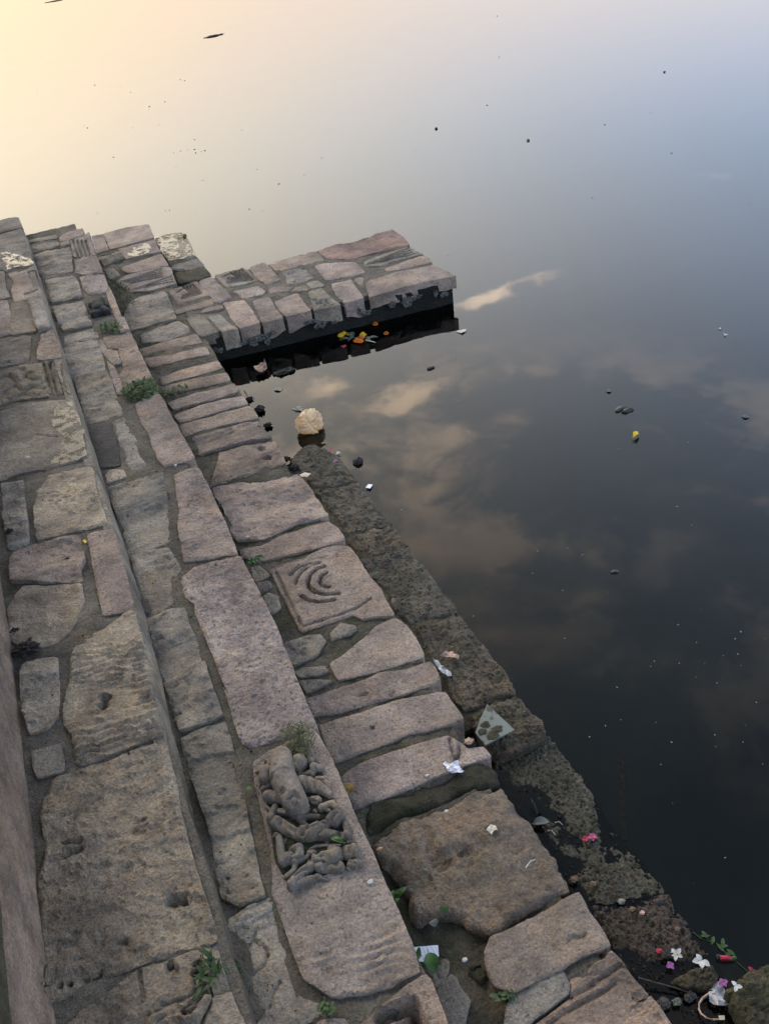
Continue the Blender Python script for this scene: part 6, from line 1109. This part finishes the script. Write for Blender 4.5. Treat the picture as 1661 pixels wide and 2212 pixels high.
for k, (p, s, l) in enumerate((((0.177, 0.9034, 0.343), .006, 'white dropping on the pink slab below the sculpture'), ((0.4214, 1.0868, 0.155), .005, 'white pebble chip on the crest of the boulder'), ((0.4238, 1.1953, 0.153), .005, 'white chip at the lower edge of the cracked slab'), ((0.3063, 0.7792, 0.135), .006, 'pale chip in the mossy soil beside the ruled note'), ((0.299, 2.2991, 0.155), .006, 'white dropping on the wide pink lower slab'), ((0.1613, 2.5492, 0.345), .005, 'tiny pale scrap under the end of the long front stone'))):
    t = lump('white_chip', p, (s, s * .7, s * .4), 'white', sd=k, amp=.5, sub=2); props(t, l, 'chip')
t = sheet('dropping', [(0.4779, 0.9985, 0.16), (0.4918, 1.0058, 0.16), (0.5013, 0.9991, 0.16), (0.4996, 0.9873, 0.16), (0.4904, 0.9885, 0.16), (0.4827, 0.9835, 0.16)], 'cream', amp=.004, res=.004, sd=8, freq=90, lift=.001); props(t, 'whitish crusty dropping on the face of the brown boulder', 'dropping')
for p, s, l in (((-0.3698, 1.8204, 0.424), .028, 'black tarry clump near the wall on the upper step'), ((-0.2249, 2.1259, 0.424), .011, 'small black clump on the pinkish slab of the upper step'), ((-0.3673, 2.3548, 0.424), .012, 'dark pellet cluster by the frame edge on the grey slab'), ((-0.3898, 1.9042, 0.422), .012, 'black pellet in the mortar above the tarry clump')):
    t = lump('dung_clump', p, (s, s * .7, s * .5), 'dark', sd=s * 300, amp=.9, freq=3.4); props(t, l, 'clump')
t = tube('sunken_pole', [(0.9475, 1.1373, -0.05), (0.8814, 1.0382, -0.05), (0.8165, 0.9375, -0.05)], .012, 'deadleaf'); props(t, 'brownish pole lying under the murky water beside the ledge', 'pole')
# flowers washed into the near corner
flower('red_flower', 'crimson petal cluster on the silt beside the pink flower', 'flower', (0.7131, 0.9548, 0.012), 4, .012, .010, 'red', 2)
flower('pink_flower', 'bright pink blossom on the dark silt of the waterline ledge', 'flower', (0.7317, 0.9513, 0.012), 5, .014, .012, 'pink', 1)
flower('white_flower', 'white five petalled flower lying flat near the dark bud', 'flower', (0.732, 0.6441, 0.012), 5, .020, .012, 'white', 11, tilt=.12, centre='yellow')
flower('white_flower', 'white flower with broad petals beside the tan rock', 'flower', (0.7681, 0.6096, 0.014), 5, .022, .016, 'white', 12, tilt=.3, missing=1)
flower('white_flower', 'white flower half sunk beside the clear plastic', 'flower', (0.7594, 0.5543, 0.014), 5, .024, .013, 'white', 13, tilt=.2)
flower('white_petal', 'cream petal with stalk on the mossy corner rock', 'petal', (0.7744, 0.5229, 0.07), 3, .014, .010, 'white', 14)
flower('purple_flower', 'crumpled purple flower on the wet silt', 'flower', (0.7068, 0.6306, 0.012), 4, .012, .011, 'purple', 3)
flower('purple_flower', 'dull purple blossom between clear plastic and corner rock', 'flower', (0.7761, 0.554, 0.02), 4, .013, .012, 'purple', 4)
flower('red_petal', 'red petal at the waterline of the mossy corner rock', 'petal', (0.8304, 0.5374, 0.05), 3, .012, .010, 'red', 5)
hb = empty('hibiscus_bud', (0.8206, 0.5943, 0.006)); props(hb, 'long red flower bud with green tip floating by the corner rock', 'flower bud')
o = tube('petals', [(0.8103, 0.6, 0.006), (0.8177, 0.5953, 0.008), (0.8252, 0.5903, 0.008), (0.8308, 0.5886, 0.006)], .006, 'red', hb, 8, .6); lump('calyx', (0.8332, 0.5875, 0.006), (.008, .005, .005), 'leaf', hb, 2, sub=2); lump('stigma', (0.8083, 0.6028, 0.006), (.006, .006, .005), 'dark', hb, 3, amp=.6, sub=2)
aq = empty('water_plant', (0.8229, 0.6285, 0.002)); props(aq, 'thin trailing water plant with tiny leaflets floating by the ledge corner', 'plant')
tube('stem', [(0.7973, 0.6699, 0.002), (0.8033, 0.6501, 0.003), (0.8138, 0.6402, 0.003), (0.8255, 0.6297, 0.003), (0.8272, 0.6136, 0.003), (0.8303, 0.599, 0.002), (0.8368, 0.5774, 0.003), (0.8423, 0.5551, 0.004)], .0014, 'weed', aq, 5)
for k, p in enumerate(((0.8153, 0.6441, 0.003), (0.8235, 0.6478, 0.003), (0.8298, 0.6431, 0.003), (0.8249, 0.627, 0.003), (0.8249, 0.6209, 0.003), (0.8312, 0.6183, 0.003), (0.8419, 0.5912, 0.003), (0.8429, 0.5983, 0.003))): put('leaflet', leaf_mesh('aql', .020, .008, .2, 'weed'), p, (0, 0, k * 1.1), aq)
pb = empty('plastic_film', (0.7533, 0.5307, 0.01)); props(pb, 'clear dirty plastic film with a rusty ring in the near corner', 'plastic')
sheet('film', [(0.7394, 0.5533, 0.012), (0.759, 0.5535, 0.012), (0.7703, 0.5437, 0.012), (0.7677, 0.5159, 0.012), (0.7527, 0.5191, 0.012), (0.7375, 0.5238, 0.012), (0.7303, 0.5383, 0.012)], 'wrapper', amp=.016, res=.008, sd=12, freq=40, parent=pb)
tube('ring', [tuple(Vector((0.7319, 0.5279, 0.012)) + Vector((math.cos(a) * .030, math.sin(a) * .024, .004 * math.sin(2 * a)))) for a in [i * .45 for i in range(2, 12)]], .0028, 'beigewrap', pb)
t = tube('twig', [(0.6268, 0.634, 0.03), (0.6587, 0.6112, 0.02), (0.6851, 0.5907, 0.016), (0.7073, 0.5689, 0.014)], .0022, 'twig'); props(t, 'long thin straw lying from the layered slab over the wet corner', 'straw')
for k, (p, s, m, l) in enumerate((((0.6346, 0.882, 0.012), .016, 'deadleaf', 'round brown pebble by the boulder foot'), ((0.7689, 0.7577, 0.008), .012, 'seed', 'black pebble at the brink of the ledge'), ((0.7102, 0.7667, 0.008), .012, 'deadleaf', 'reddish brown lump on the wet ledge'), ((0.7255, 0.7512, 0.008), .010, 'beigewrap', 'orange lump beside the reddish one'), ((0.7703, 0.6882, 0.008), .011, 'deadleaf', 'tan pebble on the brown sunken stone'), ((0.6742, 0.5671, 0.012), .016, 'greyleaf', 'smooth grey pebble in the near mud'), ((0.7142, 0.6534, 0.014), .020, 'dark', 'black rotten clump next to the white flower'), ((0.7058, 0.6657, 0.01), .012, 'red', 'dull red bud next to the rotten clump'), ((0.6664, 0.8542, 0.01), .014, 'deadleaf', 'brown leaf lump in the silt'), ((0.6997, 0.7926, 0.008), .014, 'scum', 'grey mud lump between silt patches'), ((0.6491, 0.5762, 0.01), .026, 'seed', 'shrivelled dark leaf curl in the near mud'), ((0.705, 0.5641, 0.01), .022, 'seed', 'second dark leaf curl beside the grey pebble'), ((0.5567, 1.2311, 0.16), .020, 'brownwrap', 'broken pinkish chip lying in the notch of the cracked slab'), ((0.7904, 1.221, 0.012), .012, 'seed', 'black snail like pebble at the ledge brink'))):
    s *= .55
    t = lump('pebble' if m not in ('dark', 'red') else 'lump', p, (s, s * .8, s * .4), m, sd=k * 1.9, amp=.6); props(t, l, 'pebble')
t = sheet('paper_scrap', [(0.7273, 0.5089, 0.014), (0.7387, 0.5047, 0.014), (0.7341, 0.4981, 0.014), (0.7252, 0.5019, 0.014)], 'cream', amp=.005, sd=3); props(t, 'beige paper scrap near the clear plastic film', 'scrap')
for k, (a, b, l) in enumerate(((((0.6538, 1.1008, 0.02)), ((0.6499, 1.0639, 0.012)), 'thin black twig lying on the silt'), (((0.6749, 1.0254, 0.01)), ((0.6879, 1.0116, 0.01)), 'pale straw on the silt near the grey leaf'), (((0.5082, 0.88, 0.165)), ((0.5366, 0.8873, 0.165)), 'bent pale grass stalk on the boulder'), (((0.2703, 2.3997, 0.152)), ((0.2953, 2.4038, 0.158)), 'short white stick at the inner corner of the wide slab'), (((0.6487, 1.0147, 0.01)), ((0.6579, 0.9976, 0.01)), 'pale chopped reed in the silt'))):
    t = tube('straw', [a, tuple((Vector(a) + Vector(b)) / 2 + Vector((.002, .003, .003))), b], .0016, 'twig' if k == 0 else 'straw'); props(t, l, 'straw')
# ------------------------------------------------------------------ plants in the joints
plant('leafy_weed', 'green weed in a dark gap beside the carved tan stone', 'plant', (-0.145, 0.8316, 0.4), 30, .026, .007, .035, .032, 3, 'weed', 7, .9)
plant('leafy_weed', 'little green plant sprouting at the corner of the long pecked slab', 'plant', (0.2792, 2.1496, 0.17), 10, .024, .010, .015, .02, 5, 'leaf', 4, .4)
plant('leafy_weed', 'two green leaves sprouting between pink slab and boulder', 'plant', (0.2318, 0.9497, 0.16), 6, .028, .014, .022, .018, 6, 'leaf', 3, .5)
plant('weed_sprig', 'tiny green sprig under the rounded end of the pink slab', 'plant', (0.0173, 0.7169, 0.335), 14, .018, .007, .025, .025, 8, 'weed', 5, .8)
plant('weed_sprig', 'olive sprig with round leaves in the mossy gap by the large pink block', 'plant', (0.3428, 0.6847, 0.14), 16, .014, .009, .02, .05, 9, 'weed', 4, .5)
plant('grass_tuft', 'small pale grass tuft in the crack along the wall', 'plant', (-0.4145, 0.9309, 0.42), 12, .030, .004, .03, .02, 10, 'weed', 6, 1.2)
plant('weed_sprig', 'thin wispy weed in the mortar gutter by the split grey slab', 'plant', (-0.1105, 0.8329, 0.345), 14, .022, .005, .03, .035, 12, 'weed', 6, 1.)
tuft('ground_weed', 'low green creeper growing over the joint between two front stones', 'plant', (0.1569, 3.1433, 0.34), 420, .018, .010, (.068, .085), .018, 21, 'weed')
tuft('ground_weed', 'creeper tail spreading onto the narrow lower slabs', 'plant', (0.2758, 3.4006, 0.155), 130, .018, .010, (.09, .04), .02, 22, 'weed')
tuft('ground_weed', 'small fern like weed under the black carved panel', 'plant', (0.145, 3.7804, 0.34), 170, .022, .008, (.045, .06), .022, 23, 'weed')
tuft('ground_weed', 'dry grey green weed along the foot of the granular stones', 'plant', (0.2761, 4.5889, 0.16), 300, .02, .008, (.06, .22), .016, 24, 'grass')
tuft('grass_heap', 'heap of cut grass at the upper end of the sculpture', 'grass', (0.1603, 1.2779, 0.36), 260, .022, .0026, (.032, .045), .008, 25, 'grass')
# ------------------------------------------------------------------ countless crumbs of mud and grit
def crumbs(name, boxes, n, s0, s1, mat, sd, zoff):
    rs = random.Random(sd); V = []; F = []
    for k in range(n):
        x0, x1, y0, y1, z = boxes[rs.randrange(len(boxes))]
        p = (rs.uniform(x0, x1), rs.uniform(y0, y1), z + zoff); s = rs.uniform(s0, s1) * (1 if rs.random() < .85 else 1.8); b = len(V)
        for d in ((1, 0, 0), (-.4, .9, 0), (-.5, -.85, 0), (.1, 0, .8)): V.append(tuple(p[i] + s * (d[i] + rs.uniform(-.35, .35)) for i in range(3)))
        F += [(b, b + 1, b + 3), (b + 1, b + 2, b + 3), (b + 2, b, b + 3)]
    o = link(name, V, F, mat, None, (.07, .06, .045), smooth=False); props(o, kind='stuff'); return o
crumbs('mud_crumbs', [(.585, .79, .45, 1.05, .003), (.585, .78, 1.05, 2.3, .036), (.58, .78, .4, .7, .004)], 900, .0015, .004, 'mud', 3, 0)
crumbs('joint_grit', [(-.39, -.12, .6, 2.2, .416), (-.075, .04, .6, 2.6, .338), (.23, .56, .5, 1.6, .132), (.04, .09, .6, 3., .338)], 900, .001, .0028, 'mud', 4, 0)
